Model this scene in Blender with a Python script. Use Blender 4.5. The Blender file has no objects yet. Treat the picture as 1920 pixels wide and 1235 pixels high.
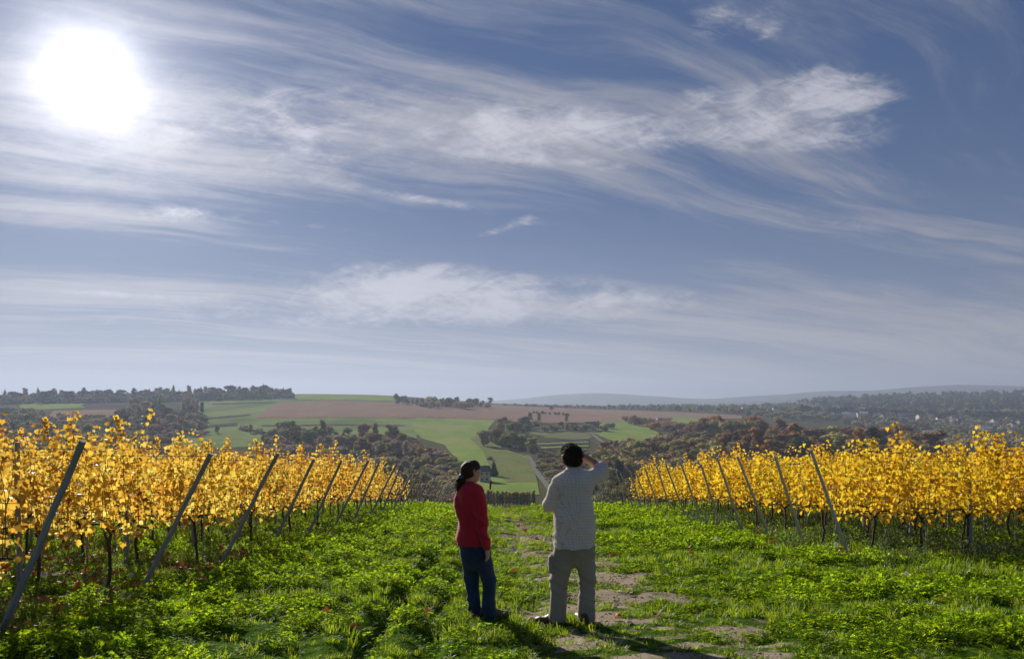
import bpy, math, random
import numpy as np
from mathutils import Vector, Matrix
random.seed(7)
rng = np.random.default_rng(11)
S = bpy.context.scene
COL = S.collection

# ------------------------------------------------------------------ camera, sky, sun, exposure
F = 1400.0; CU = 960.0; CV = 755.0          # focal length, principal column and horizon row of a 1920 px wide picture
cam_d = bpy.data.cameras.new('camera'); cam = bpy.data.objects.new('camera', cam_d); COL.objects.link(cam)
cam_d.sensor_width = 36.0; cam_d.lens = 36.0 * F / 1920.0
cam_d.shift_y = (CV - 617.5) / 1920.0
cam_d.clip_start = 0.1; cam_d.clip_end = 60000
cam.location = (0, 0, 0); cam.rotation_euler = (math.radians(90), 0, 0)
S.camera = cam
S.view_settings.view_transform = 'Standard'; S.view_settings.look = 'None'
S.view_settings.gamma = 1.0; S.view_settings.use_curve_mapping = False
S.view_settings.exposure = 0.68
S.render.engine = 'CYCLES'
S.cycles.use_denoising = True
S.cycles.max_bounces = 8; S.cycles.transparent_max_bounces = 8; S.cycles.volume_bounces = 1
S.cycles.transmission_bounces = 6
S.cycles.sample_clamp_indirect = 6.0

SUNV = Vector(((170 - CU) / F, 1.0, (CV - 140) / F)).normalized()
SUN_EL = math.asin(SUNV.z); SUN_AZ = math.atan2(SUNV.x, SUNV.y)
sun_d = bpy.data.lights.new('sun', 'SUN'); sun = bpy.data.objects.new('sun', sun_d); COL.objects.link(sun)
sun_d.energy = 5.0; sun_d.angle = math.radians(0.6); sun_d.color = (1.0, 0.93, 0.82)
sun.rotation_euler = (-SUNV).to_track_quat('-Z', 'Y').to_euler()

W = bpy.data.worlds.new('World'); S.world = W; W.use_nodes = True
def build_world():
    nt = W.node_tree; nt.nodes.clear(); N = nt.nodes.new; L = nt.links.new
    def val(x):
        return x
    def m(op, a, b=None, c=None, clamp=False):
        n = N('ShaderNodeMath'); n.operation = op; n.use_clamp = clamp
        for i, v in enumerate((a, b, c)):
            if v is None: continue
            if isinstance(v, (int, float)): n.inputs[i].default_value = v
            else: L(v, n.inputs[i])
        return n.outputs[0]
    def mapr(x, a, b, lo=0.0, hi=1.0, smooth=True):
        n = N('ShaderNodeMapRange'); n.interpolation_type = 'SMOOTHSTEP' if smooth else 'LINEAR'
        L(x, n.inputs['Value']); n.inputs['From Min'].default_value = a; n.inputs['From Max'].default_value = b
        n.inputs['To Min'].default_value = lo; n.inputs['To Max'].default_value = hi
        return n.outputs['Result']
    def comb(x, y, z):
        n = N('ShaderNodeCombineXYZ')
        for i, v in enumerate((x, y, z)):
            if isinstance(v, (int, float)): n.inputs[i].default_value = v
            else: L(v, n.inputs[i])
        return n.outputs[0]
    def noise(vec, scale, detail, rough, dist=0.0, lac=2.0):
        n = N('ShaderNodeTexNoise'); L(vec, n.inputs['Vector']); n.inputs['Scale'].default_value = scale
        n.inputs['Detail'].default_value = detail; n.inputs['Roughness'].default_value = rough
        n.inputs['Distortion'].default_value = dist; n.inputs['Lacunarity'].default_value = lac
        return n.outputs['Fac']
    def mixc(f, a, b, blend='MIX'):
        n = N('ShaderNodeMix'); n.data_type = 'RGBA'; n.blend_type = blend; n.clamp_factor = True
        if isinstance(f, (int, float)): n.inputs[0].default_value = f
        else: L(f, n.inputs[0])
        for k, v in ((6, a), (7, b)):
            if isinstance(v, tuple): n.inputs[k].default_value = (*v, 1)
            else: L(v, n.inputs[k])
        return n.outputs[2]
    tc = N('ShaderNodeTexCoord'); g = tc.outputs['Generated']
    sp = N('ShaderNodeSeparateXYZ'); L(g, sp.inputs[0]); x, y, z = sp.outputs
    # angle to the sun
    dn = N('ShaderNodeVectorMath'); dn.operation = 'DOT_PRODUCT'; L(g, dn.inputs[0]); dn.inputs[1].default_value = SUNV
    th = m('ARCCOSINE', m('MINIMUM', dn.outputs['Value'], 0.999999))       # radians
    # sky
    sky = N('ShaderNodeTexSky'); sky.sky_type = 'NISHITA'; sky.sun_disc = False
    sky.sun_elevation = SUN_EL; sky.sun_rotation = SUN_AZ
    sky.altitude = 300; sky.air_density = 1.0; sky.dust_density = 0.15; sky.ozone_density = 3.0
    hs = N('ShaderNodeHueSaturation'); hs.inputs['Saturation'].default_value = SKY_SAT; hs.inputs['Value'].default_value = 1.0
    gm = N('ShaderNodeGamma'); gm.inputs[1].default_value = 0.48; L(sky.outputs[0], gm.inputs[0]); L(gm.outputs[0], hs.inputs['Color'])
    base = mixc(1.0, hs.outputs[0], SKY_TINT, 'MULTIPLY')
    # cloud plane
    zz = m('ADD', m('MAXIMUM', z, 0.0), 0.10)
    px = m('DIVIDE', x, zz); py = m('DIVIDE', y, zz)
    ca, sa = math.cos(math.radians(CLOUD_AZ)), math.sin(math.radians(CLOUD_AZ))
    al = m('ADD', m('MULTIPLY', px, sa), m('MULTIPLY', py, ca))            # along the wind
    ac = m('SUBTRACT', m('MULTIPLY', px, ca), m('MULTIPLY', py, sa))       # across it
    warp = noise(comb(px, py, 3.0), 0.5, 3, 0.5)
    ac2 = m('ADD', ac, m('MULTIPLY', m('SUBTRACT', warp, 0.5), 0.8))
    v1 = comb(m('MULTIPLY', al, 0.30), m('MULTIPLY', ac2, 1.5), 1.7)
    streak = noise(v1, 1.0, 9, 0.62, 0.25)
    v1b = comb(m('MULTIPLY', al, 1.1), m('MULTIPLY', ac2, 7.0), 7.7)
    streak2 = noise(v1b, 1.0, 7, 0.65, 0.3)
    broad = noise(comb(px, py, 9.3), 0.42, 3, 0.5)
    st = m('ADD', m('MULTIPLY', streak, 0.66), m('MULTIPLY', streak2, 0.34)); st = m('ADD', m('MULTIPLY', m('SUBTRACT', st, 0.5), 2.7), 0.49)
    # named cloud patches: where they stand in the sky as direction tangents
    yy = m('MAXIMUM', y, 0.05)
    ta = m('DIVIDE', x, yy); tb = m('DIVIDE', z, yy)
    front = mapr(y, 0.05, 0.3)
    def blob(u, v, su, sv, amp, slope=0.0):
        da = m('SUBTRACT', ta, (u - CU) / F)
        db = m('SUBTRACT', tb, (CV - v) / F)
        if slope: db = m('ADD', db, m('MULTIPLY', da, slope))
        q = m('ADD', m('POWER', m('ABSOLUTE', m('MULTIPLY', da, F / su)), 2.0), m('POWER', m('ABSOLUTE', m('MULTIPLY', db, F / sv)), 2.0))
        return m('MULTIPLY', m('EXPONENT', m('MULTIPLY', q, -1.0)), amp)
    def total(bs):
        t = 0.0
        for b in bs: t = m('ADD', blob(*b), t)
        return m('MULTIPLY', t, front)
    wv = comb(m('MULTIPLY', ta, 3.6), m('MULTIPLY', m('ADD', tb, m('MULTIPLY', ta, 0.10)), 8.5), 0.4)
    wn = noise(wv, 1.7, 12, 0.60, 0.55)
    wv2 = comb(m('MULTIPLY', ta, 9.0), m('MULTIPLY', m('ADD', tb, m('MULTIPLY', ta, -0.22)), 26.0), 5.1)
    wn2 = noise(wv2, 1.6, 8, 0.62, 0.8)
    wv3 = comb(m('MULTIPLY', ta, 24.0), m('MULTIPLY', m('ADD', tb, m('MULTIPLY', ta, 0.30)), 60.0), 2.2)
    wn3 = noise(wv3, 1.4, 6, 0.6, 1.2)
    wn = m('ADD', m('ADD', m('MULTIPLY', wn, 0.50), m('MULTIPLY', wn2, 0.34)), m('MULTIPLY', wn3, 0.16)); wn = m('ADD', m('MULTIPLY', m('SUBTRACT', wn, 0.5), 1.5), 0.5)
    veil = total(VEILS); puff = total(PUFFS); clear = total(CLEARS)
    thin = m('ADD', m('MULTIPLY', m('SUBTRACT', broad, 0.5), 0.35), st)
    thin = m('SUBTRACT', m('ADD', thin, m('MULTIPLY', veil, 0.26)), m('MULTIPLY', clear, 0.16))
    thin = m('ADD', thin, m('MULTIPLY', m('SUBTRACT', wn, 0.5), m('ADD', 0.10, m('MULTIPLY', veil, 0.34))))
    thin = mapr(thin, 0.38, 1.0, 0.0, 0.88)
    pf = mapr(m('ADD', wn, m('MULTIPLY', puff, 0.28)), 0.52, 0.90, 0.0, 1.0)
    pf = m('MULTIPLY', pf, mapr(puff, 0.05, 0.4))
    dens = m('SUBTRACT', 1.0, m('MULTIPLY', m('SUBTRACT', 1.0, thin), m('SUBTRACT', 1.0, m('MULTIPLY', pf, 0.9))))
    # cloud brightness: thin ice cloud scatters forward, brighter towards the sun
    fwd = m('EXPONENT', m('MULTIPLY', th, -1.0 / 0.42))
    cb = m('ADD', m('ADD', 0.20, m('MULTIPLY', fwd, 0.24)), mapr(th, 1.4, 2.7, 0.0, 0.10))  # plus added brightening opposite the sun, as fill light from behind the camera
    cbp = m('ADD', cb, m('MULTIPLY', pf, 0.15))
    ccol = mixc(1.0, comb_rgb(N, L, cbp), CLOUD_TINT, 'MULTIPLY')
    bs = N('ShaderNodeVectorMath'); bs.operation = 'SCALE'; L(base, bs.inputs[0]); bs.inputs['Scale'].default_value = SKY_STRENGTH
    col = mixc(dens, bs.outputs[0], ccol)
    # whitish haze layer on the horizon
    hz = m('EXPONENT', m('MULTIPLY', m('MAXIMUM', z, 0.0), -11.0))
    hb = m('ADD', 0.36, m('MULTIPLY', m('EXPONENT', m('MULTIPLY', th, -1.0 / 0.55)), 0.15))
    hcol = mixc(1.0, comb_rgb(N, L, hb), (1.0, 0.94, 0.98), 'MULTIPLY')
    hzn = m('MULTIPLY', hz, m('ADD', 0.55, m('MULTIPLY', st, 0.6)), clamp=True)
    col = mixc(m('MULTIPLY', hzn, 0.95), col, hcol)
    # aureole of the veiled sun
    wob = m('MULTIPLY', m('SUBTRACT', wn, 0.5), -0.03)
    tw = m('ADD', th, wob)
    tw = m('MAXIMUM', tw, 0.0)
    core = m('EXPONENT', m('MULTIPLY', m('POWER', m('MULTIPLY', tw, 1.0 / 0.042), 2.0), -1.0))
    aur = m('EXPONENT', m('MULTIPLY', tw, -1.0 / 0.072))
    glow = m('ADD', m('MULTIPLY', core, 0.75), m('MULTIPLY', aur, 0.72))
    gcol = mixc(1.0, comb_rgb(N, L, glow), (1.0, 0.97, 0.96), 'MULTIPLY')
    addn = N('ShaderNodeVectorMath'); addn.operation = 'ADD'; L(col, addn.inputs[0]); L(gcol, addn.inputs[1])
    bg = N('ShaderNodeBackground'); L(addn.outputs[0], bg.inputs[0]); bg.inputs[1].default_value = 0.92
    out = N('ShaderNodeOutputWorld'); L(bg.outputs[0], out.inputs[0])
def comb_rgb(N, L, v):
    n = N('ShaderNodeCombineXYZ')
    for i in range(3): L(v, n.inputs[i])
    return n.outputs[0]
SKY_STRENGTH = 0.05
SKY_SAT = 1.6
SKY_TINT = (0.60, 0.87, 1.44)
CLOUD_AZ = 64
CLOUD_TINT = (0.95, 0.95, 1.06)
VEILS = [(430, 250, 480, 105, 1.1), (900, 250, 320, 60, .7), (350, 330, 420, 60, .5), (1500, 215, 300, 100, .35), (300, 640, 600, 45, .6), (250, 400, 400, 40, .5), (300, 560, 500, 25, .5),
         (1250, 600, 700, 60, .55), (1500, 410, 260, 30, .5, .12), (1800, 640, 400, 70, .5)]
PUFFS = [(620, 240, 380, 85, .5), (1060, 235, 170, 42, .75), (1250, 250, 110, 30, .6), (1345, 178, 65, 20, .75), (1395, 238, 125, 42, .9), (1480, 200, 70, 20, .35), (1560, 160, 105, 36, .82), (1600, 215, 80, 48, .72), (1540, 265, 90, 16, .6),
         (1390, 40, 85, 34, .85), (1460, 62, 50, 12, .5), (690, 530, 190, 34, .95), (950, 530, 190, 26, .9), (800, 580, 420, 34, .75),
         (310, 400, 85, 17, .75), (1180, 560, 170, 18, .5), (560, 600, 200, 12, .35), (200, 550, 120, 6, .5, .05), (950, 425, 90, 10, .5, -.3),
         (1030, 300, 250, 12, .35, .1), (200, 598, 40, 14, .5), (850, 385, 230, 10, .45, .18), (550, 420, 200, 8, .4, .12), (1560, 415, 150, 10, .35, .15)]
CLEARS = [(850, 70, 350, 70, .9), (250, 470, 420, 45, .9), (1000, 450, 500, 45, .9), (1790, 130, 230, 190, 2.2), (1250, 480, 500, 60, .8), (1850, 330, 200, 120, .5), (1150, 60, 250, 80, .6)]
build_world()

# ------------------------------------------------------------------ helpers
def tag(o, label=None, cat=None, group=None, kind=None):
    if label:
        o['label'] = label
    if cat: o['category'] = cat
    if group: o['group'] = group
    if kind: o['kind'] = kind
    return o
def mesh_from(name, verts, faces, mats=(), smooth=False, mat_idx=None):
    me = bpy.data.meshes.new(name)
    verts = np.asarray(verts, dtype=np.float32).reshape(-1, 3)
    if isinstance(faces, np.ndarray):
        nf, k = faces.shape
        me.vertices.add(len(verts)); me.vertices.foreach_set('co', verts.ravel())
        me.loops.add(nf * k); me.loops.foreach_set('vertex_index', faces.astype(np.int32).ravel())
        me.polygons.add(nf); me.polygons.foreach_set('loop_start', np.arange(0, nf * k, k, dtype=np.int32))
        me.polygons.foreach_set('loop_total', np.full(nf, k, dtype=np.int32))
    else:
        me.from_pydata([tuple(v) for v in verts], [], faces)
    for m_ in mats: me.materials.append(m_)
    if mat_idx is not None: me.polygons.foreach_set('material_index', np.asarray(mat_idx, dtype=np.int32))
    me.update(calc_edges=True)
    if smooth: me.polygons.foreach_set('use_smooth', np.ones(len(me.polygons), dtype=bool))
    return me
def link(name, data, parent=None, loc=None, rot=None, scl=None):
    o = bpy.data.objects.new(name, data); COL.objects.link(o)
    if parent is not None: o.parent = parent
    if loc is not None: o.location = loc
    if rot is not None: o.rotation_euler = rot
    if scl is not None: o.scale = scl if hasattr(scl, '__len__') else (scl,) * 3
    return o
class MB:
    """collects shapes for ONE mesh"""
    def __init__(s): s.v = []; s.f = []; s.m = []
    def add(s, vs, fs, mi=0):
        b = len(s.v); s.v.extend([tuple(q) for q in vs]); s.f.extend([tuple(b + i for i in f) for f in fs]); s.m.extend([mi] * len(fs))
    def box(s, c, d, mi=0, rz=0.0):
        cx, cy, cz = c; hx, hy, hz = d[0] / 2, d[1] / 2, d[2] / 2; ca, sa = math.cos(rz), math.sin(rz)
        vs = []
        for dz in (-hz, hz):
            for dx, dy in ((-hx, -hy), (hx, -hy), (hx, hy), (-hx, hy)):
                vs.append((cx + dx * ca - dy * sa, cy + dx * sa + dy * ca, cz + dz))
        s.add(vs, [(3, 2, 1, 0), (4, 5, 6, 7), (0, 1, 5, 4), (1, 2, 6, 5), (2, 3, 7, 6), (3, 0, 4, 7)], mi)
    def tube(s, pts, rad, n=6, mi=0, cap=True):
        pts = [Vector(p) for p in pts]; rings = []
        if not hasattr(rad, '__len__'): rad = [rad] * len(pts)
        for i, p in enumerate(pts):
            t = (pts[min(i + 1, len(pts) - 1)] - pts[max(i - 1, 0)]).normalized()
            a = t.cross(Vector((0, 0, 1)) if abs(t.z) < .9 else Vector((1, 0, 0))).normalized(); b = t.cross(a)
            rings.append([p + (a * math.cos(2 * math.pi * k / n) + b * math.sin(2 * math.pi * k / n)) * rad[i] for k in range(n)])
        vs = [q for r in rings for q in r]; fs = []
        for i in range(len(pts) - 1):
            for k in range(n):
                fs.append((i * n + k, i * n + (k + 1) % n, (i + 1) * n + (k + 1) % n, (i + 1) * n + k))
        if cap: fs.append(tuple(range(n))[::-1]); fs.append(tuple((len(pts) - 1) * n + k for k in range(n)))
        s.add(vs, fs, mi)
    def mesh(s, name, mats, smooth=False): return mesh_from(name, s.v, s.f, mats, smooth, s.m)

def hash2(ix, iy, seed):
    h = (ix.astype(np.int64) * 374761393 + iy.astype(np.int64) * 668265263 + seed * 974634777) & 0x7fffffff
    h = ((h ^ (h >> 13)) * 1274126177) & 0x7fffffff
    return ((h ^ (h >> 16)) & 0xffff) / 65535.0
def vn(x, y, seed=0):
    x = np.asarray(x, float); y = np.asarray(y, float)
    ix = np.floor(x); iy = np.floor(y); fx = x - ix; fy = y - iy
    fx = fx * fx * (3 - 2 * fx); fy = fy * fy * (3 - 2 * fy)
    a = hash2(ix, iy, seed); b = hash2(ix + 1, iy, seed); c = hash2(ix, iy + 1, seed); d = hash2(ix + 1, iy + 1, seed)
    return (a * (1 - fx) + b * fx) * (1 - fy) + (c * (1 - fx) + d * fx) * fy
def fbm(x, y, seed=0, o=4):
    t = 0; a = .5; n = 0
    for i in range(o):
        t = t + a * vn(x * 2 ** i + 17.3 * i, y * 2 ** i - 9.1 * i, seed + i); n += a; a *= .5
    return t / n
def sstep(a, b, x):
    t = np.clip((x - a) / (b - a), 0, 1); return t * t * (3 - 2 * t)
ORD = ('first second third fourth fifth sixth seventh eighth ninth tenth eleventh twelfth thirteenth fourteenth fifteenth sixteenth seventeenth eighteenth nineteenth').split()
TENS = {20: 'twenty', 30: 'thirty', 40: 'forty', 50: 'fifty', 60: 'sixty', 70: 'seventy', 80: 'eighty', 90: 'ninety'}
def ordw(i):   # 0 -> first
    n = i + 1
    if n < 20: return ORD[n - 1]
    t = TENS[n // 10 * 10 % 100 or 90]
    return (t[:-1] + 'ieth') if n % 10 == 0 else t + '-' + ORD[n % 10 - 1]

# ------------------------------------------------------------------ terrain
UC = [-1500, -600, 0, 300, 550, 750, 950, 1150, 1400, 1650, 1920, 2600, 3400]
YR = [60, 80, 150, 250, 350, 500, 700, 950, 1300, 1600, 1800, 2500, 3200, 5000, 12500]
VT = [
 # 60   80   150  250  350  500  700  950  1300 1600 1800 2500 3200 5000 12500
 [958, 975, 985, 960, 905, 850, 805, 775, 757, 748, 747, 752, 756, 758, 759],   # -1500
 [958, 975, 985, 960, 905, 850, 805, 775, 757, 748, 747, 752, 756, 758, 759],   # -600
 [958, 975, 985, 960, 905, 852, 806, 776, 757, 748, 747, 752, 756, 758, 759],   # 0
 [958, 975, 985, 962, 910, 862, 815, 781, 754, 745, 744, 750, 755, 758, 759],   # 300
 [958, 975, 988, 966, 915, 868, 820, 783, 753, 738, 738, 746, 753, 758, 759],   # 550
 [958, 975, 990, 970, 915, 866, 826, 789, 757, 741, 741, 748, 754, 758, 759],   # 750
 [958, 975, 990, 972, 908, 865, 826, 797, 772, 762, 759, 757, 758, 759, 759],   # 950
 [958, 975, 990, 972, 915, 872, 832, 803, 782, 773, 769, 763, 761, 760, 760],   # 1150
 [958, 975, 990, 972, 920, 876, 840, 808, 788, 778, 772, 764, 760, 759, 760],   # 1400
 [958, 975, 990, 972, 925, 882, 855, 834, 812, 797, 786, 762, 743, 752, 759],   # 1650
 [958, 975, 990, 972, 930, 888, 860, 840, 822, 806, 795, 758, 736, 748, 759],   # 1920
 [958, 975, 990, 972, 930, 890, 862, 842, 822, 806, 790, 752, 722, 742, 759],   # 2600
 [958, 975, 990, 972, 930, 890, 862, 842, 822, 806, 790, 752, 722, 742, 759]]
VT = np.array(VT, float)
UG = np.linspace(-1500, 3400, 246); TG = np.linspace(math.log(60), math.log(12500), 268)
_tmp = np.array([np.interp(TG, np.log(YR), r) for r in VT])
GRID = np.array([np.interp(UG, UC, _tmp[:, j]) for j in range(len(TG))]).T
def _blur(g, n, ax):
    k = np.hanning(2 * n + 3)[1:-1]; k /= k.sum(); p = np.pad(g, [(n, n) if a == ax else (0, 0) for a in range(2)], mode='edge')
    return np.apply_along_axis(lambda r: np.convolve(r, k, 'valid'), ax, p)
GRID = _blur(_blur(GRID, 6, 0), 4, 1)
def vof(u, Y):
    fu = np.clip((np.asarray(u, float) - UG[0]) / (UG[1] - UG[0]), 0, len(UG) - 1.001)
    ft = np.clip((np.log(np.maximum(Y, 1)) - TG[0]) / (TG[1] - TG[0]), 0, len(TG) - 1.001)
    i = fu.astype(int); j = ft.astype(int); a = fu - i; b = ft - j
    return (GRID[i, j] * (1 - a) + GRID[i + 1, j] * a) * (1 - b) + (GRID[i, j + 1] * (1 - a) + GRID[i + 1, j + 1] * a) * b
def near_z(Y):
    Y = np.asarray(Y, float)
    return -1.5 - .0964 * Y - .0008 * np.maximum(Y - 18, 0) ** 2
def height0(X, Y):
    X = np.asarray(X, float); Y = np.asarray(Y, float)
    Ys = np.maximum(Y, 20.0); u = CU + F * X / Ys
    far = (CV - vof(u, Ys)) * Ys / F
    w = sstep(60, 95, Y)
    return near_z(np.minimum(Y, 110)) * (1 - w) + far * w
def path_c(Y):
    Y = np.asarray(Y, float)
    return np.where(Y < 19, 1.35 - .075 * (Y - 7), .45 - .035 * (Y - 19))
def height(X, Y):       # vineyard ground with its lumps and wheel ruts
    X = np.asarray(X, float); Y = np.asarray(Y, float)
    z = height0(X, Y)
    near = 1 - sstep(60, 85, Y)
    xr = X + .0121 * Y
    b = .10 * (fbm(X / 1.7, Y / 1.7, 3, 4) - .5) + .08 * (fbm(X / .45, Y / .45, 5, 3) - .5)
    wob = .10 * (fbm(Y / 2.0, Y * 0, 8, 2) - .5)
    for xc, dp, w in ((-1.22, .17, .13), (-.66, .09, .11), (.35, .05, .16)):
        b = b - dp * np.exp(-((xr - xc - wob) / w) ** 2)
    for xc, hp, w in ((-1.5, .05, .16), (-.92, .05, .14)):
        b = b + hp * np.exp(-((xr - xc - wob) / w) ** 2)
    return z + b * near
def dirtmask(X, Y):
    lane = np.exp(-((X - path_c(Y)) / (1.25)) ** 2)
    n = fbm(X / .55 + 4, Y / .22, 21, 5); n2 = fbm(X / .14, Y / .11, 23, 3)
    d = sstep(.46, .66, n + .46 * lane - .29 + .55 * (n2 - .5)) * sstep(.10, .5, lane)
    row = np.exp(-(np.maximum(np.abs(X + 7.5) - 3.2, 0) / .4) ** 2) * (Y < 34)
    d2 = sstep(.50, .70, fbm(X / .7, Y / .5, 31, 4) + .3 * (n2 - .5)) * row * .7
    return np.clip(np.maximum(d, d2), 0, 1)
def Yof(u, v):          # first place beyond the valley floor that stands on this line of sight
    Ys = np.exp(np.linspace(math.log(255), math.log(5000), 500)); vv = vof(np.full(500, float(u)), Ys)
    k = np.where(vv <= v)[0]
    if len(k): return float(Ys[k[0]])
    m_ = int(np.argmin(vv[:340])); return float(Ys[m_])
def far_pt(u, v, dz=0.0):
    Y = Yof(u, v)
    if Y is None: Y = 3000.0
    X = (u - CU) / F * Y
    return Vector((X, Y, float(height0(X, Y)) + dz))
# ------------------------------------------------------------------ materials
def newmat(name):
    m_ = bpy.data.materials.new(name); m_.use_nodes = True; nt = m_.node_tree; nt.nodes.clear()
    out = nt.nodes.new('ShaderNodeOutputMaterial'); return m_, nt, nt.nodes.new, nt.links.new, out
def ramp_node(N, stops):
    r = N('ShaderNodeValToRGB'); cr = r.color_ramp
    while len(cr.elements) < len(stops): cr.elements.new(0.5)
    for e, (p, c) in zip(cr.elements, stops): e.position = p; e.color = (*c, 1)
    return r
def leaf_material(name, stops, trans=0.5, gloss=0.06, rough=0.45, obj_var=0.0, satur=1.0, clump=0.0, tcol=None):
    m_, nt, N, L, out = newmat(name)
    geo = N('ShaderNodeNewGeometry'); r = ramp_node(N, stops)
    fac = geo.outputs['Random Per Island']
    if clump:
        no = N('ShaderNodeTexNoise'); no.inputs['Scale'].default_value = clump; no.inputs['Detail'].default_value = 2
        tcn = N('ShaderNodeTexCoord'); L(tcn.outputs['Object'], no.inputs['Vector'])
        mm = N('ShaderNodeMath'); mm.operation = 'MULTIPLY_ADD'; L(no.outputs['Fac'], mm.inputs[0]); mm.inputs[1].default_value = 3.0; mm.inputs[2].default_value = -1.05
        av = N('ShaderNodeMath'); av.operation = 'MULTIPLY_ADD'; av.use_clamp = True
        L(fac, av.inputs[0]); av.inputs[1].default_value = .5; 
        hf = N('ShaderNodeMath'); hf.operation = 'MULTIPLY'; L(mm.outputs[0], hf.inputs[0]); hf.inputs[1].default_value = .5
        L(hf.outputs[0], av.inputs[2]); fac = av.outputs[0]
    L(fac, r.inputs[0])
    c = r.outputs[0]
    if obj_var:
        oi = N('ShaderNodeObjectInfo'); hs = N('ShaderNodeHueSaturation')
        mr = N('ShaderNodeMapRange'); L(oi.outputs['Random'], mr.inputs[0]); mr.inputs[3].default_value = 1 - obj_var; mr.inputs[4].default_value = 1 + obj_var
        L(mr.outputs[0], hs.inputs['Value']); hs.inputs['Saturation'].default_value = satur
        mh = N('ShaderNodeMapRange'); 
        fr = N('ShaderNodeMath'); fr.operation = 'FRACT'; mu = N('ShaderNodeMath'); mu.operation = 'MULTIPLY'; L(oi.outputs['Random'], mu.inputs[0]); mu.inputs[1].default_value = 7.31
        L(mu.outputs[0], fr.inputs[0]); L(fr.outputs[0], mh.inputs[0]); mh.inputs[3].default_value = .5 - obj_var * .05; mh.inputs[4].default_value = .5 + obj_var * .05
        L(mh.outputs[0], hs.inputs['Hue']); L(c, hs.inputs['Color']); c = hs.outputs[0]
    d = N('ShaderNodeBsdfDiffuse'); t = N('ShaderNodeBsdfTranslucent'); L(c, d.inputs[0])
    if tcol:
        mx = N('ShaderNodeMix'); mx.data_type = 'RGBA'; mx.blend_type = 'MULTIPLY'; mx.inputs[0].default_value = 1
        L(c, mx.inputs[6]); mx.inputs[7].default_value = (*tcol, 1); L(mx.outputs[2], t.inputs[0])
    else: L(c, t.inputs[0])
    ms = N('ShaderNodeMixShader'); ms.inputs[0].default_value = trans; L(d.outputs[0], ms.inputs[1]); L(t.outputs[0], ms.inputs[2])
    g = N('ShaderNodeBsdfGlossy'); g.inputs['Roughness'].default_value = rough; g.inputs[0].default_value = (1, 1, 1, 1)
    fr2 = N('ShaderNodeLayerWeight'); fr2.inputs[0].default_value = .25
    mg = N('ShaderNodeMath'); mg.operation = 'MULTIPLY'; L(fr2.outputs['Fresnel'], mg.inputs[0]); mg.inputs[1].default_value = gloss * 4
    ms2 = N('ShaderNodeMixShader'); L(mg.outputs[0], ms2.inputs[0]); L(ms.outputs[0], ms2.inputs[1]); L(g.outputs[0], ms2.inputs[2])
    L(ms2.outputs[0], out.inputs[0]); return m_
def rough_material(name, c1, c2, scale=5.0, rough=.85, bump=.3, stretch=(1, 1, 1), detail=6, spec=.3, metal=0.0, c3=None, sc3=1.0, obj_var=0.0, bdist=.02):
    m_, nt, N, L, out = newmat(name)
    tc = N('ShaderNodeTexCoord'); mp = N('ShaderNodeMapping'); mp.inputs['Scale'].default_value = stretch; L(tc.outputs['Object'], mp.inputs[0])
    no = N('ShaderNodeTexNoise'); no.inputs['Scale'].default_value = scale; no.inputs['Detail'].default_value = detail; no.inputs['Roughness'].default_value = .65
    L(mp.outputs[0], no.inputs['Vector']); r = ramp_node(N, [(.32, c1), (.68, c2)]); L(no.outputs['Fac'], r.inputs[0]); c = r.outputs[0]
    if c3:
        n2 = N('ShaderNodeTexNoise'); n2.inputs['Scale'].default_value = sc3; n2.inputs['Detail'].default_value = 4; L(mp.outputs[0], n2.inputs['Vector'])
        mr = N('ShaderNodeMapRange'); mr.inputs[1].default_value = .45; mr.inputs[2].default_value = .65; L(n2.outputs['Fac'], mr.inputs[0])
        mx = N('ShaderNodeMix'); mx.data_type = 'RGBA'; L(mr.outputs[0], mx.inputs[0]); L(c, mx.inputs[6]); mx.inputs[7].default_value = (*c3, 1); c = mx.outputs[2]
    if obj_var:
        oi = N('ShaderNodeObjectInfo'); hs = N('ShaderNodeHueSaturation'); mr = N('ShaderNodeMapRange'); L(oi.outputs['Random'], mr.inputs[0])
        mr.inputs[3].default_value = 1 - obj_var; mr.inputs[4].default_value = 1 + obj_var; L(mr.outputs[0], hs.inputs['Value']); L(c, hs.inputs['Color']); c = hs.outputs[0]
    p = N('ShaderNodeBsdfPrincipled'); L(c, p.inputs['Base Color']); p.inputs['Roughness'].default_value = rough
    p.inputs['Specular IOR Level'].default_value = spec; p.inputs['Metallic'].default_value = metal
    if bump:
        b = N('ShaderNodeBump'); b.inputs['Strength'].default_value = bump; b.inputs['Distance'].default_value = bdist; L(no.outputs['Fac'], b.inputs['Height']); L(b.outputs[0], p.inputs['Normal'])
    L(p.outputs[0], out.inputs[0]); return m_

M = {}
M['clover'] = leaf_material('clover_leaf', [(0, (.06, .13, .012)), (.5, (.16, .27, .018)), (.9, (.28, .38, .028)), (1, (.38, .40, .08))], .66, .010, .5, .22, tcol=(1.8, 1.7, .4))
M['grass'] = leaf_material('grass_blade', [(0, (.09, .15, .016)), (.6, (.19, .28, .025)), (.9, (.24, .30, .05)), (1, (.38, .34, .15))], .55, .012, .5, .2, tcol=(1.6, 1.55, .5))
M['weed'] = leaf_material('weed_leaf', [(0, (.06, .10, .035)), (.6, (.12, .17, .06)), (1, (.24, .26, .13))], .4, .012, .5, .2)
M['vine_leaf'] = leaf_material('vine_leaf', [(0, (.10, .045, .02)), (.13, (.36, .17, .04)), (.32, (.54, .35, .055)), (.62, (.65, .51, .11)), (.82, (.64, .60, .24)), (.92, (.36, .42, .08)), (1, (.14, .22, .04))], .58, .025, .45, .10, clump=2.2, tcol=(1.35, 1.2, .8))
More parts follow.
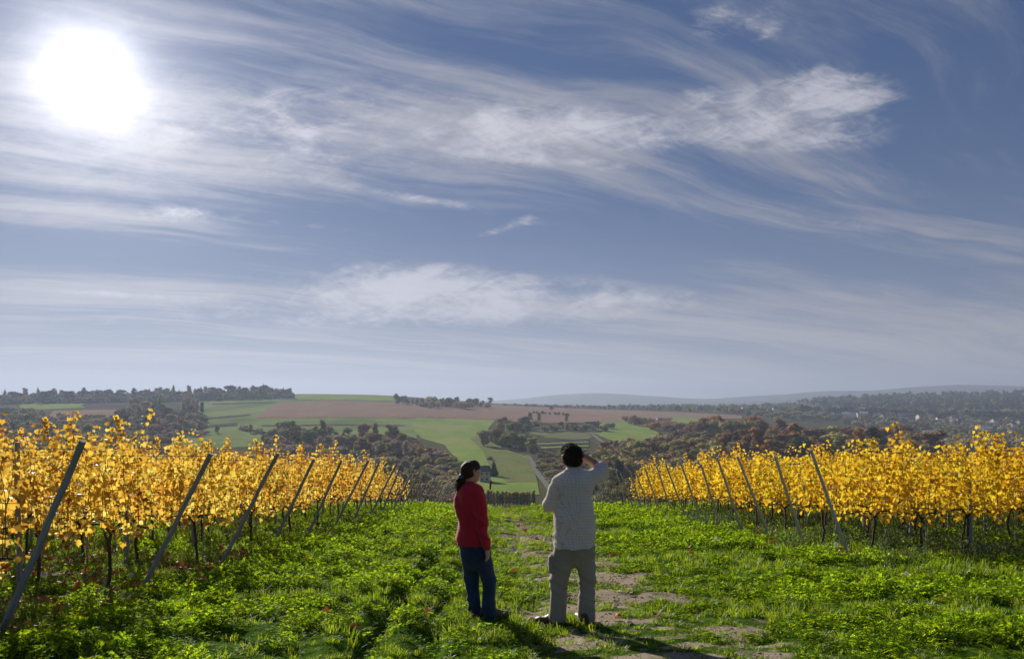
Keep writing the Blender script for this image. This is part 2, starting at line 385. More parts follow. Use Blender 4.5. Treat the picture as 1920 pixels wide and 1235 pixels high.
M['vine_leaf_b'] = leaf_material('vine_leaf_right', [(0, (.14, .07, .02)), (.15, (.48, .29, .03)), (.42, (.60, .42, .03)), (.72, (.64, .53, .06)), (.86, (.48, .48, .06)), (.94, (.24, .31, .04)), (1, (.14, .21, .03))], .58, .025, .45, .10, clump=2.2, tcol=(1.35, 1.2, .7))
M['dead_leaf'] = leaf_material('fallen_leaf', [(0, (.12, .04, .015)), (.5, (.30, .11, .03)), (1, (.45, .25, .07))], .25, .05, .5, .15)
M['bark'] = rough_material('vine_bark', (.035, .022, .015), (.12, .085, .06), 30, .9, .6, (1, 1, .25))
M['cane'] = rough_material('vine_cane', (.06, .03, .018), (.14, .07, .035), 20, .7, .2)
M['post'] = rough_material('grey_weathered_wood', (.19, .205, .215), (.40, .415, .42), 9, .85, .5, (6, 6, .5), c3=(.20, .215, .20), sc3=2, bdist=.006)
M['post_metal'] = rough_material('galvanised_post', (.42, .43, .44), (.60, .61, .62), 14, .45, .1, (1, 1, .3), metal=.5)
M['stake'] = rough_material('vine_stake', (.26, .28, .18), (.42, .42, .30), 12, .8, .2)
M['wire'] = rough_material('wire', (.25, .25, .26), (.42, .42, .43), 3, .4, 0, metal=.7)
def ground_material():
    m_, nt, N, L, out = newmat('vineyard_soil')
    tc = N('ShaderNodeTexCoord')
    def noise(sc, det=6, r=.6):
        n = N('ShaderNodeTexNoise'); n.inputs['Scale'].default_value = sc; n.inputs['Detail'].default_value = det; n.inputs['Roughness'].default_value = r; L(tc.outputs['Object'], n.inputs['Vector']); return n.outputs['Fac']
    a = ramp_node(N, [(.3, (.025, .05, .008)), (.55, (.06, .12, .014)), (.75, (.11, .15, .03))]); L(noise(9), a.inputs[0])
    fine = noise(60, 4); big = noise(3.5)
    b = ramp_node(N, [(.25, (.16, .12, .08)), (.5, (.33, .265, .19)), (.75, (.52, .45, .35))]); L(fine, b.inputs[0])
    at = N('ShaderNodeAttribute'); at.attribute_name = 'dirt'
    ad = N('ShaderNodeMath'); ad.operation = 'MULTIPLY_ADD'; L(noise(22, 5), ad.inputs[0]); ad.inputs[1].default_value = .7; L(at.outputs['Fac'], ad.inputs[2])
    mr = N('ShaderNodeMapRange'); mr.inputs[1].default_value = .55; mr.inputs[2].default_value = 1.15; L(ad.outputs[0], mr.inputs[0])
    mx = N('ShaderNodeMix'); mx.data_type = 'RGBA'; L(mr.outputs[0], mx.inputs[0]); L(a.outputs[0], mx.inputs[6]); L(b.outputs[0], mx.inputs[7])
    p = N('ShaderNodeBsdfPrincipled'); p.inputs['Roughness'].default_value = 1.0; p.inputs['Specular IOR Level'].default_value = 0; L(mx.outputs[2], p.inputs['Base Color'])
    bp = N('ShaderNodeBump'); bp.inputs['Strength'].default_value = .8; bp.inputs['Distance'].default_value = .02; L(fine, bp.inputs['Height']); L(bp.outputs[0], p.inputs['Normal'])
    L(p.outputs[0], out.inputs[0]); return m_
M['ground'] = ground_material()
def field_mat(name, c1, c2, scale=.04, c3=None, rows=.0):
    m_, nt, N, L, out = newmat(name); tc = N('ShaderNodeTexCoord')
    def nz(sc, st, det=6, ro=.6):
        mp = N('ShaderNodeMapping'); mp.inputs['Scale'].default_value = st; mp.inputs['Rotation'].default_value = (0, 0, .35); L(tc.outputs['Object'], mp.inputs[0])
        n = N('ShaderNodeTexNoise'); n.inputs['Scale'].default_value = sc; n.inputs['Detail'].default_value = det; n.inputs['Roughness'].default_value = ro; L(mp.outputs[0], n.inputs['Vector']); return n.outputs['Fac']
    r = ramp_node(N, [(.33, c1), (.67, c2)]); mixf = N('ShaderNodeMath'); mixf.operation = 'MULTIPLY_ADD'; L(nz(.9, (1, .12, 1), 5, .7), mixf.inputs[0]); mixf.inputs[1].default_value = .55
    hf = N('ShaderNodeMath'); hf.operation = 'MULTIPLY'; hf.inputs[1].default_value = .45; L(nz(scale, (1, .35, 1), 8), hf.inputs[0]); L(hf.outputs[0], mixf.inputs[2]); L(mixf.outputs[0], r.inputs[0]); c = r.outputs[0]
    if c3:
        mr = N('ShaderNodeMapRange'); mr.inputs[1].default_value = .46; mr.inputs[2].default_value = .62; L(nz(scale * .35, (1, .5, 1), 5), mr.inputs[0])
        mx = N('ShaderNodeMix'); mx.data_type = 'RGBA'; L(mr.outputs[0], mx.inputs[0]); L(c, mx.inputs[6]); mx.inputs[7].default_value = (*c3, 1); c = mx.outputs[2]
    d = N('ShaderNodeBsdfDiffuse'); L(c, d.inputs[0]); L(d.outputs[0], out.inputs[0]); return m_
M['valley'] = field_mat('scrub_ground', (.055, .055, .03), (.14, .12, .065), .05, (.075, .09, .035))
M['field_green'] = field_mat('meadow_green', (.14, .215, .05), (.26, .33, .085), .05, (.27, .30, .10))
M['field_pale'] = field_mat('meadow_pale', (.155, .215, .075), (.26, .305, .115), .04, (.125, .185, .06))
M['field_dry'] = field_mat('meadow_dry', (.11, .15, .045), (.225, .235, .095), .06, (.17, .17, .08))
M['field_brown'] = field_mat('ploughed_field', (.21, .135, .10), (.34, .23, .17), .03, (.27, .185, .13))
M['field_dark'] = field_mat('dark_soil_field', (.07, .055, .055), (.11, .085, .08), .05)
M['track'] = field_mat('pale_track', (.14, .14, .125), (.25, .245, .225), .3)

# ------------------------------------------------------------------ ground and valley
def build_ground():
    xs = list(np.arange(-9, 9.001, .075)); s = .075; x = 9.0; ext = []
    while x < 95: s *= 1.05; x += s; ext.append(x)
    xs = np.array([-e for e in ext[::-1]] + xs + ext)
    ys = list(-np.geomspace(90, 1, 26)) + list(np.linspace(0, 4.6, 10)); y = ys[-1]; 
    while y < 16: y += .075; ys.append(y)
    s = .075
    while y < 92: s *= 1.018; y += s; ys.append(y)
    ys = np.array(ys); X, Y = np.meshgrid(xs, ys)
    Z = height(X, Y); 
    Z = np.where(Y < 0, np.maximum(-1.5 - .0964 * Y * .6, -1.5), Z)
    Z = Z - .25 * sstep(70, 84, Y)
    n, k = X.shape; idx = np.arange(n * k).reshape(n, k)
    fs = np.stack([idx[:-1, :-1], idx[:-1, 1:], idx[1:, 1:], idx[1:, :-1]], -1).reshape(-1, 4)
    me = mesh_from('vineyard_ground', np.stack([X, Y, Z], -1), fs, [M['ground']], True)
    at = me.attributes.new('dirt', 'FLOAT', 'POINT'); at.data.foreach_set('value', dirtmask(X, Y).ravel().astype(np.float32))
    o = link('ground', me); tag(o, 'grassy vineyard slope with bare soil patches falling away to a crest', None, None, 'structure')
build_ground()
def build_valley():
    us = np.arange(-1500, 3401, 10.0); Ys = [62.0]
    while Ys[-1] < 12400: Ys.append(Ys[-1] * (1.02 if Ys[-1] < 4000 else 1.06))
    U, Y = np.meshgrid(us, np.array(Ys)); X = (U - CU) / F * Y; Z = height0(X, Y)
    Z = Z - np.where(Y < 90, .6, 0) * (1 - sstep(72, 90, Y))
    n, k = X.shape; idx = np.arange(n * k).reshape(n, k)
    fs = np.stack([idx[:-1, :-1], idx[:-1, 1:], idx[1:, 1:], idx[1:, :-1]], -1).reshape(-1, 4)
    o = link('valley_terrain', mesh_from('valley_terrain', np.stack([X, Y, Z], -1), fs, [M['valley']], True))
    tag(o, 'scrubby valley floor and opposite hillside below the vineyard', None, None, 'structure')
build_valley()
def field(name, label, poly, mat, off=.5, du=6.0, nv=30):
    us = sorted(set([p[0] for p in poly] + list(np.arange(min(p[0] for p in poly), max(p[0] for p in poly), du))))
    cols = []
    for u in us:
        uu = min(max(u, us[0] + .01), us[-1] - .01); hits = []
        for (a, b), (c, d) in zip(poly, poly[1:] + poly[:1]):
            if (a <= uu < c) or (c <= uu < a): hits.append(b + (d - b) * (uu - a) / (c - a))
        if len(hits) >= 2: cols.append((uu, min(hits), max(hits)))
    if len(cols) < 2: return
    vs = []; k = nv + 1
    for (u, v0, v1) in cols:
        Y0 = Yof(u, v0) or 2600; Y1 = Yof(u, v1) or 2600
        for j in range(k):
            Y = Y1 + (Y0 - Y1) * j / nv; X = (u - CU) / F * Y
            vs.append((X, Y, float(height0(X, Y)) + off * .12 + Y * off * .0006))
    n = len(cols); idx = np.arange(n * k).reshape(n, k)
    fs = np.stack([idx[:-1, :-1], idx[1:, :-1], idx[1:, 1:], idx[:-1, 1:]], -1).reshape(-1, 4)
    o = link(name, mesh_from(name, vs, fs, [mat], True)); tag(o, label, None, None, 'structure')
field('meadow', 'terraced pale green meadow on the left hillside', [(372, 754), (420, 749), (548, 744), (740, 740), (745, 752), (775, 760), (790, 785), (780, 822), (700, 832), (500, 836), (300, 845), (290, 830), (330, 800), (378, 785)], M['field_pale'], .3)
field('meadow', 'narrow green meadow under the left ridge trees', [(36, 758), (90, 753), (170, 752), (165, 764), (40, 769)], M['field_green'], .35)
field('ploughed_field', 'small brown plot between the ridge trees and the left woods', [(152, 761), (170, 752), (300, 752), (290, 763), (160, 764)], M['field_dark'], .7)
field('ploughed_field', 'pale brown plot above the yellow vines at left', [(90, 782), (100, 770), (215, 768), (250, 776), (240, 792), (120, 794)], M['field_brown'], .4)
field('meadow', 'green strip on the skyline above the ploughed field', [(545, 744), (560, 737), (735, 740), (738, 752), (640, 750), (546, 750)], M['field_green'], .8)
field('ploughed_field', 'broad pinkish brown ploughed field on the left hillside', [(478, 784), (500, 768), (528, 754), (640, 752), (772, 755), (800, 764), (815, 772), (800, 784), (640, 783)], M['field_brown'], .8)
field('ploughed_field', 'long pinkish brown ploughed field behind the farmhouse', [(780, 782), (812, 764), (870, 762), (930, 758), (1000, 763), (1120, 768), (1240, 772), (1390, 779), (1392, 786), (1260, 784), (1150, 792), (1000, 794), (940, 788)], M['field_brown'], .8)
field('meadow', 'upper part of the bright green meadow below the ploughed land', [(770, 800), (782, 783), (930, 787), (915, 803), (905, 812), (916, 834), (832, 834), (790, 822)], M['field_green'], .6)
field('meadow', 'lower bright green meadow rolling down to the yellow house', [(829, 828), (918, 828), (960, 848), (992, 858), (1000, 880), (1008, 905), (1012, 928), (900, 928), (884, 900), (868, 872), (845, 850)], M['field_green'], .8)
field('meadow', 'drier grass slope right of the central meadow', [(880, 822), (905, 815), (925, 832), (965, 850), (992, 862), (1002, 884), (1008, 904), (950, 905), (915, 870), (905, 845)], M['field_dry'], 1.1)
field('meadow', 'green meadow right of the white farmhouse', [(1100, 806), (1125, 796), (1140, 784), (1205, 784), (1215, 800), (1245, 818), (1243, 832), (1190, 838), (1140, 824)], M['field_green'], .6)
field('meadow', 'small green field at the right end of the ploughed land', [(1262, 783), (1345, 786), (1350, 795), (1255, 794)], M['field_green'], .9)
field('meadow', 'rough brown plot below the farm buildings', [(990, 818), (1000, 806), (1100, 806), (1110, 820), (1095, 826)], M['field_dry'], .6)
for i, (v, mt, nm, lb) in enumerate(((827, 'field_dark', 'crop_bed', 'uppermost dark crop bed below the farm'), (831.2, 'field_pale', 'crop_bed', 'pale strip between the dark crop beds'), (834.2, 'field_dark', 'crop_bed', 'lower dark crop bed below the farm'), (839, 'field_green', 'crop_bed', 'bright green bed under the dark crop beds'))):
    field(nm, lb, [(1003, v + .6), (1104, v - 3.5), (1104, v - .6), (1003, v + 3.4)], M[mt], 1.2 + .1 * i, nv=3)
for pts, mt, lb in (([(398, 757), (515, 754), (515, 756), (398, 759.5)], 'field_dark', 'thin dark terrace bank high on the left meadow'), ([(380, 784), (470, 777), (470, 780), (375, 788)], 'field_dark', 'curved dark terrace bank on the left meadow'),
                ([(380, 799), (445, 793), (445, 799), (372, 803)], 'field_dark', 'dark ploughed bed on the left meadow'), ([(300, 770), (378, 763), (378, 766), (300, 774)], 'field_dark', 'dark bank between the left woods'),
                ([(490, 798), (640, 796), (760, 798), (760, 799.5), (640, 798), (490, 800)], 'field_dark', 'long thin ditch across the left meadow'),):
    field('terrace_bank', lb, pts, M[mt], 1.0, nv=3)
def ribbon(name, label, uv, width, mat, off=.7):
    P = [far_pt(u, v) for u, v in uv]; Q = []
    for a, b in zip(P[:-1], P[1:]):
        n = max(2, int((b - a).length / 6))
        Q += [a.lerp(b, i / n) for i in range(n)]
    Q.append(P[-1]); Q = [sum((Q[min(max(i + d, 0), len(Q) - 1)] for d in range(-3, 4)), Vector()) / 7 for i in range(len(Q))]
    vs = []
    for i, q in enumerate(Q):
        t = Q[min(i + 1, len(Q) - 1)] - Q[max(i - 1, 0)]; t.z = 0; t.normalize(); n = Vector((t.y, -t.x, 0))
        for s in (-1, 1):
            p = q + n * s * width / 2; vs.append((p.x, p.y, float(height0(p.x, p.y)) + off * .2 + p.y * .0006))
    fs = [(2 * i, 2 * i + 1, 2 * i + 3, 2 * i + 2) for i in range(len(Q) - 1)]
    tag(link(name, mesh_from(name, vs, fs, [mat])), label, None, None, 'structure')
ribbon('track', 'pale farm track climbing from the valley floor to the meadow', [(1052, 948), (1035, 925), (1022, 905), (1008, 888), (1001, 872), (994, 860), (988, 853)], 3.3, M['track'])
ribbon('track', 'pale track running down from the white farmhouse', [(1098, 803), (1108, 812), (1128, 828), (1150, 838)], 4.5, M['track'])
ribbon('track', 'thin pale lane crossing the valley floor beneath the tree row', [(700, 957), (800, 954), (900, 952), (1000, 950), (1100, 952)], 3.0, M['track'])

def build_mountains():
    M['mountain'] = rough_material('wooded_mountain', (.018, .026, .024), (.035, .04, .03), .002, .95, 0)
    for nm, lb, Y0, prof in (('mountain_ridge', 'long blue mountain ridge on the horizon, highest towards the right', 6900, [(-2600, 752), (-600, 752), (500, 752), (800, 752), (930, 751), (975, 748), (1010, 743), (1060, 739), (1110, 736), (1160, 738), (1220, 742), (1280, 746), (1330, 748), (1370, 745), (1420, 741), (1470, 740), (1510, 735), (1560, 732), (1610, 733), (1650, 731), (1700, 726), (1760, 723), (1800, 720.5), (1860, 722), (1920, 724), (2100, 722), (2500, 730), (3300, 745)]),
                     ('hill_ridge', 'lower hazy hill ridge in front of the blue mountains', 5600, [(-2600, 756), (500, 756), (1250, 756), (1400, 752), (1480, 747), (1560, 743), (1620, 741), (1680, 738), (1740, 740), (1800, 737), (1920, 736), (2300, 738), (3300, 750)])):
        us = np.arange(-2000, 3300, 8.0); vp = np.interp(us, [p[0] for p in prof], [p[1] for p in prof])
        vp = _blur(vp[None, :], 5, 1)[0] + .8 * (fbm(us / 40, us * 0, 77, 4) - .5)
        T = np.linspace(-1, 1, 13); vs = []
        for t in T:
            Y = Y0 + t * 900; crest = (CV - vp) * Y0 / F; bz = -70
            X = (us - CU) / F * Y0 + 40 * t * (vn(us / 60, us * 0 + t * 3, 5) - .5)
            k = (1 - abs(t)) ** .8 if abs(t) < 1 else 0
            Z = bz + (crest - bz) * k + 25 * (fbm(us / 25, us * 0 + t * 4, 9, 3) - .5) * (1 - k) * (abs(t) < 1)
            vs.append(np.stack([X, np.full_like(X, Y), Z], -1))
        vs = np.array(vs); n, k = vs.shape[:2]; idx = np.arange(n * k).reshape(n, k)
        fs = np.stack([idx[:-1, :-1], idx[:-1, 1:], idx[1:, 1:], idx[1:, :-1]], -1).reshape(-1, 4)
        tag(link(nm, mesh_from(nm, vs.reshape(-1, 3), fs, [M['mountain']], True)), lb, None, None, 'structure')
build_mountains()
# the air
def build_haze():
    mb = MB(); x0, x1, y0, y1, z0, z1 = -30000, 30000, -140, 14500, -160, 360
    mb.box(((x0 + x1) / 2, (y0 + y1) / 2, (z0 + z1) / 2), (x1 - x0, y1 - y0, z1 - z0))
    m_, nt, N, L, out = newmat('valley_air'); v = N('ShaderNodeVolumePrincipled'); v.inputs['Color'].default_value = HAZE_COL
    v.inputs['Density'].default_value = HAZE_D; v.inputs['Anisotropy'].default_value = .3; L(v.outputs[0], out.inputs['Volume'])
    o = link('haze', mb.mesh('haze', [m_])); tag(o, 'thin blue autumn haze filling the valley air', None, None, 'stuff')
HAZE_D = .00017; HAZE_COL = (.39, .46, .61, 1)
build_haze()
# ------------------------------------------------------------------ grass and clover
def leaflet(vs, fs, p, d, up, ln, wd):
    """one small leaf: a folded diamond of two faces"""
    d = d.normalized(); s = d.cross(up).normalized()
    b = len(vs); vs += [p, p + d * ln * .55 + s * wd * .5 + up * wd * .18, p + d * ln, p + d * ln * .55 - s * wd * .5 + up * wd * .18]
    fs.append((b, b + 1, b + 2, b + 3))
def clover_mesh(seed, n=44, R=.14, H=.075):
    r = random.Random(seed); vs = []; fs = []
    for i in range(n):
        a = r.uniform(0, 6.283); q = R * math.sqrt(r.random()); h = H * (1 - .45 * (q / R) ** 2) * r.uniform(.45, 1.1)
        p = Vector((q * math.cos(a), q * math.sin(a), h)); tilt = Vector((r.uniform(-.5, .5), r.uniform(-.5, .5), 1)).normalized()
        a0 = r.uniform(0, 6.283); sz = r.uniform(.014, .026)
        for k in range(3):
            aa = a0 + k * 2.094; d = Vector((math.cos(aa), math.sin(aa), r.uniform(-.1, .35))); d = d - tilt * d.dot(tilt) * .8
            leaflet(vs, fs, p, d, tilt, sz, sz * .95)
    return vs, fs
def grass_mesh(seed, n=42, R=.09, H=.16, w=.0045):
    r = random.Random(seed); vs = []; fs = []
    for i in range(n):
        a = r.uniform(0, 6.283); q = R * math.sqrt(r.random()); h = H * r.uniform(.5, 1.15); la = a + r.uniform(-.8, .8); lean = r.uniform(.15, .9)
        p = Vector((q * math.cos(a), q * math.sin(a), 0)); d = Vector((math.cos(la), math.sin(la), 0)); s = Vector((-d.y, d.x, 0))
        pts = [p, p + Vector((0, 0, h * .5)) + d * h * .15 * lean, p + Vector((0, 0, h * .85)) + d * h * .5 * lean, p + Vector((0, 0, h * (1 - .2 * lean))) + d * h * lean]
        b = len(vs); ws = [w, w * .9, w * .6]
        for k in range(3): vs += [pts[k] - s * ws[k], pts[k] + s * ws[k]]
        vs.append(pts[3]); fs += [(b, b + 1, b + 3, b + 2), (b + 2, b + 3, b + 5, b + 4), (b + 4, b + 5, b + 6)]
    return vs, fs
def weed_mesh(seed, n=46):
    r = random.Random(seed); vs = []; fs = []
    for i in range(n):
        a = r.uniform(0, 6.283); el = r.uniform(.15, 1.1); ln = r.uniform(.025, .06); z = r.uniform(0, .16)
        d = Vector((math.cos(a) * math.cos(el), math.sin(a) * math.cos(el), math.sin(el)))
        leaflet(vs, fs, Vector((r.uniform(-.09, .09), r.uniform(-.09, .09), z)), d, Vector((0, 0, 1)), ln, ln * .45)
    return vs, fs
def proto_collection(name, meshes):
    c = bpy.data.collections.new(name)
    for i, me in enumerate(meshes):
        o = bpy.data.objects.new('%s_kind' % name, me); c.objects.link(o)
    return c
def scatter(name, label, coll, pos, rotz, scl, idx, tilt=None, kind='stuff'):
    n = len(pos); me = bpy.data.meshes.new(name); me.vertices.add(n); me.vertices.foreach_set('co', np.asarray(pos, np.float32).ravel())
    rot = np.zeros((n, 3), np.float32); rot[:, 2] = rotz
    if tilt is not None: rot[:, :2] = tilt
    me.attributes.new('rot', 'FLOAT_VECTOR', 'POINT').data.foreach_set('vector', rot.ravel())
    sc = np.asarray(scl, np.float32); sc = np.repeat(sc[:, None], 3, 1) if sc.ndim == 1 else sc
    me.attributes.new('scl', 'FLOAT_VECTOR', 'POINT').data.foreach_set('vector', np.ascontiguousarray(sc, np.float32).ravel())
    me.attributes.new('pick', 'INT', 'POINT').data.foreach_set('value', np.asarray(idx, np.int32))
    ng = bpy.data.node_groups.new(name + '_scatter', 'GeometryNodeTree')
    ng.interface.new_socket('Geometry', in_out='INPUT', socket_type='NodeSocketGeometry'); ng.interface.new_socket('Geometry', in_out='OUTPUT', socket_type='NodeSocketGeometry')
    N = ng.nodes.new; L = ng.links.new
    gi = N('NodeGroupInput'); go = N('NodeGroupOutput'); ip = N('GeometryNodeInstanceOnPoints'); ci = N('GeometryNodeCollectionInfo')
    ci.inputs['Collection'].default_value = coll; ci.inputs['Separate Children'].default_value = True; ci.inputs['Reset Children'].default_value = True
    def at(nm, t):
        a = N('GeometryNodeInputNamedAttribute'); a.data_type = t; a.inputs['Name'].default_value = nm; return a.outputs['Attribute']
    L(gi.outputs[0], ip.inputs['Points']); L(ci.outputs[0], ip.inputs['Instance']); ip.inputs['Pick Instance'].default_value = True
    L(at('pick', 'INT'), ip.inputs['Instance Index']); L(at('rot', 'FLOAT_VECTOR'), ip.inputs['Rotation']); L(at('scl', 'FLOAT_VECTOR'), ip.inputs['Scale'])
    L(ip.outputs[0], go.inputs[0])
    o = link(name, me); md = o.modifiers.new('scatter', 'NODES'); md.node_group = ng
    tag(o, label, None, None, kind); return o
def grass_all():
    cl = proto_collection('clover_sprig', [mesh_from('clover_sprig', *(lambda t: (np.array([list(v) for v in t[0]]), np.array(t[1])))(clover_mesh(s)), [M['clover']]) for s in range(6)])
    gr = proto_collection('grass_tuft', [mesh_from('grass_tuft', *grass_mesh(s, 42, .09, .15), [M['grass']]) for s in range(5)])
    wd = proto_collection('weed_rosette', [mesh_from('weed_rosette', *weed_mesh(s), [M['weed']]) for s in range(4)])
    def pts(y0, y1, dens, seed):
        r = np.random.default_rng(seed); area = .70 * (y1 ** 2 - y0 ** 2) + 2 * (y1 - y0); n = int(area * dens)
        Y = np.sqrt(r.uniform(y0 ** 2, y1 ** 2, n)); X = r.uniform(-1, 1, n) * (.70 * Y + 1.0); return X, Y, r
    def lump(X, Y): return np.clip((fbm(X / .5, Y / .36, 41, 3) * .6 + fbm(X / 2.0, Y / 1.3, 43, 2) * .4 - .5) * 1.35 + .5, 0, 1)
    # clover
    P = []; 
    for (y0, y1, dens, base) in ((5.2, 9, 105, .8), (9, 14, 75, .9), (14, 24, 40, 1.15), (24, 38, 20, 1.6), (38, 66, 9, 2.0)):
        X, Y, r = pts(y0, y1, dens, int(y0 * 10)); D = dirtmask(X, Y); lm = lump(X, Y)
        lane = np.exp(-((X - path_c(Y)) / 1.7) ** 2)
        under = np.exp(-(np.maximum(np.abs(X + 8.2) - 3.5, 0) / .3) ** 2) * (Y < 33); rut = np.exp(-((X + .0121 * Y + 1.22) / .12) ** 2) * 1.6
        keep = r.random(len(X)) > np.clip(D * 1.1 + rut * .55 + lane * .30 + .25 * (lm < .42) + under * .35 * (fbm(X / .8, Y / .6, 51, 3) > .47), 0, .96)
        X, Y, lm, D, lane = X[keep], Y[keep], lm[keep], D[keep], lane[keep]
        s = base * (.45 + 1.15 * sstep(.38, .62, lm)) * (1 - .45 * lane) * r.uniform(.75, 1.25, len(X))
        foot = np.zeros(len(X)); 
        for fx, fy, fr in ((-.22, 7.6, .38), (.60, 7.5, .36), (.80, 7.45, .3)): foot = np.maximum(foot, np.exp(-(((X - fx) / fr) ** 2 + ((Y - fy) / .3) ** 2) ** 2))
        hz = s * (1 - .7 * foot) * (.45 + 1.10 * sstep(.40, .66, lm)) * (1 - .3 * lane)
        P.append(np.stack([X, Y, height(X, Y) - .01, r.uniform(0, 6.28, len(X)), np.minimum(s, base * 1.25), hz * r.uniform(.8, 1.2, len(X)), r.integers(0, 6, len(X))], 1))
    P = np.concatenate(P); rr = np.random.default_rng(5)
    scatter('clover', 'lush low clover and weeds covering the vineyard slope', cl, P[:, :3], P[:, 3], np.stack([P[:, 4], P[:, 4], P[:, 5]], 1), P[:, 6], rr.normal(0, .16, (len(P), 2)))
    P = []
    for (y0, y1, dens, base) in ((5.2, 9, 70, .75), (9, 14, 45, .85), (14, 24, 22, 1.1), (24, 38, 8, 1.6), (38, 66, 5, 2.2)):
        X, Y, r = pts(y0, y1, dens, int(y0 * 10) + 3); D = dirtmask(X, Y); lane = np.exp(-((X - path_c(Y)) / 1.8) ** 2); lm = fbm(X / 1.4, Y / .9, 61, 3)
        under = ((X < -4.7) | (X > 6.3)) & (Y < 34)
        keep = r.random(len(X)) > np.clip(D * .95 + (1 - lane) * .38 * (1 + .9 * (lm < .52)) - .15 * under, 0, .97)
        X, Y, lane, under, lm = X[keep], Y[keep], lane[keep], under[keep], lm[keep]
        s = base * r.uniform(.6, 1.15, len(X)); hz = s * (.55 + .6 * sstep(.45, .65, lm)) * (1 - .35 * lane) * np.where(under, 1.5, 1)
        P.append(np.stack([X, Y, height(X, Y) - .01, r.uniform(0, 6.28, len(X)), s, hz, r.integers(0, 5, len(X))], 1))
    P = np.concatenate(P)
    scatter('grass', 'short green grass tufts mixed through the clover and over the path', gr, P[:, :3], P[:, 3], np.stack([P[:, 4], P[:, 4], P[:, 5]], 1), P[:, 6], rr.normal(0, .2, (len(P), 2)))
    # taller grey green weeds under the vines and at the right verge
    X, Y, r = pts(6, 34, 14, 99); verge = ((X > 5.4) & (X < 14) & (Y > 11.8) & (Y < 34)) | ((X < -4.2) & (r.random(len(X)) < .3))
    k = verge & (fbm(X / 1.5, Y / 1.2, 71, 3) > .42); X, Y = X[k], Y[k]; s = r.uniform(.7, 1.5, len(X)) * np.where(X > 0, 1.15, .8)
    scatter('weeds', 'taller grey green weeds along the feet of the vines', wd, np.stack([X, Y, height(X, Y)], 1), r.uniform(0, 6.28, len(X)), np.stack([s, s, s * 1.3], 1), r.integers(0, 4, len(X)), r.normal(0, .15, (len(X), 2)))
    return
grass_all()

# ------------------------------------------------------------------ grapevines
LEAF_OUT = [(0, 0), (.18, -.16), (.46, -.10), (.50, .16), (.40, .30), (.52, .52), (.30, .66), (.20, .64), (0, 1.0)]
def leaf_shape(cup=.18):
    half = LEAF_OUT; pts = [(0, .28, 0)] + [(x, y, cup * abs(x) - .10 * (y > .6)) for x, y in half] + [(-x, y, cup * abs(x) - .10 * (y > .6)) for x, y in half[-2:0:-1]]
    n = len(pts) - 1
    return np.array(pts, float), [(0, 1 + i, 1 + (i + 1) % n) for i in range(n)]
LV, LF = leaf_shape()
def add_leaf(V, Fc, p, size, normal, tipdir, cup=1.0):
    n = normal.normalized(); t = (tipdir - n * tipdir.dot(n)).normalized(); s = t.cross(n)
    R_ = np.array([list(s), list(t), list(n)]); b = sum(len(v) for v in V)
    q = LV.copy(); q[:, 2] *= cup
    V.append((q * size) @ R_ + np.array(list(p))); Fc += [(a + b, c + b, d + b) for a, c, d in LF]
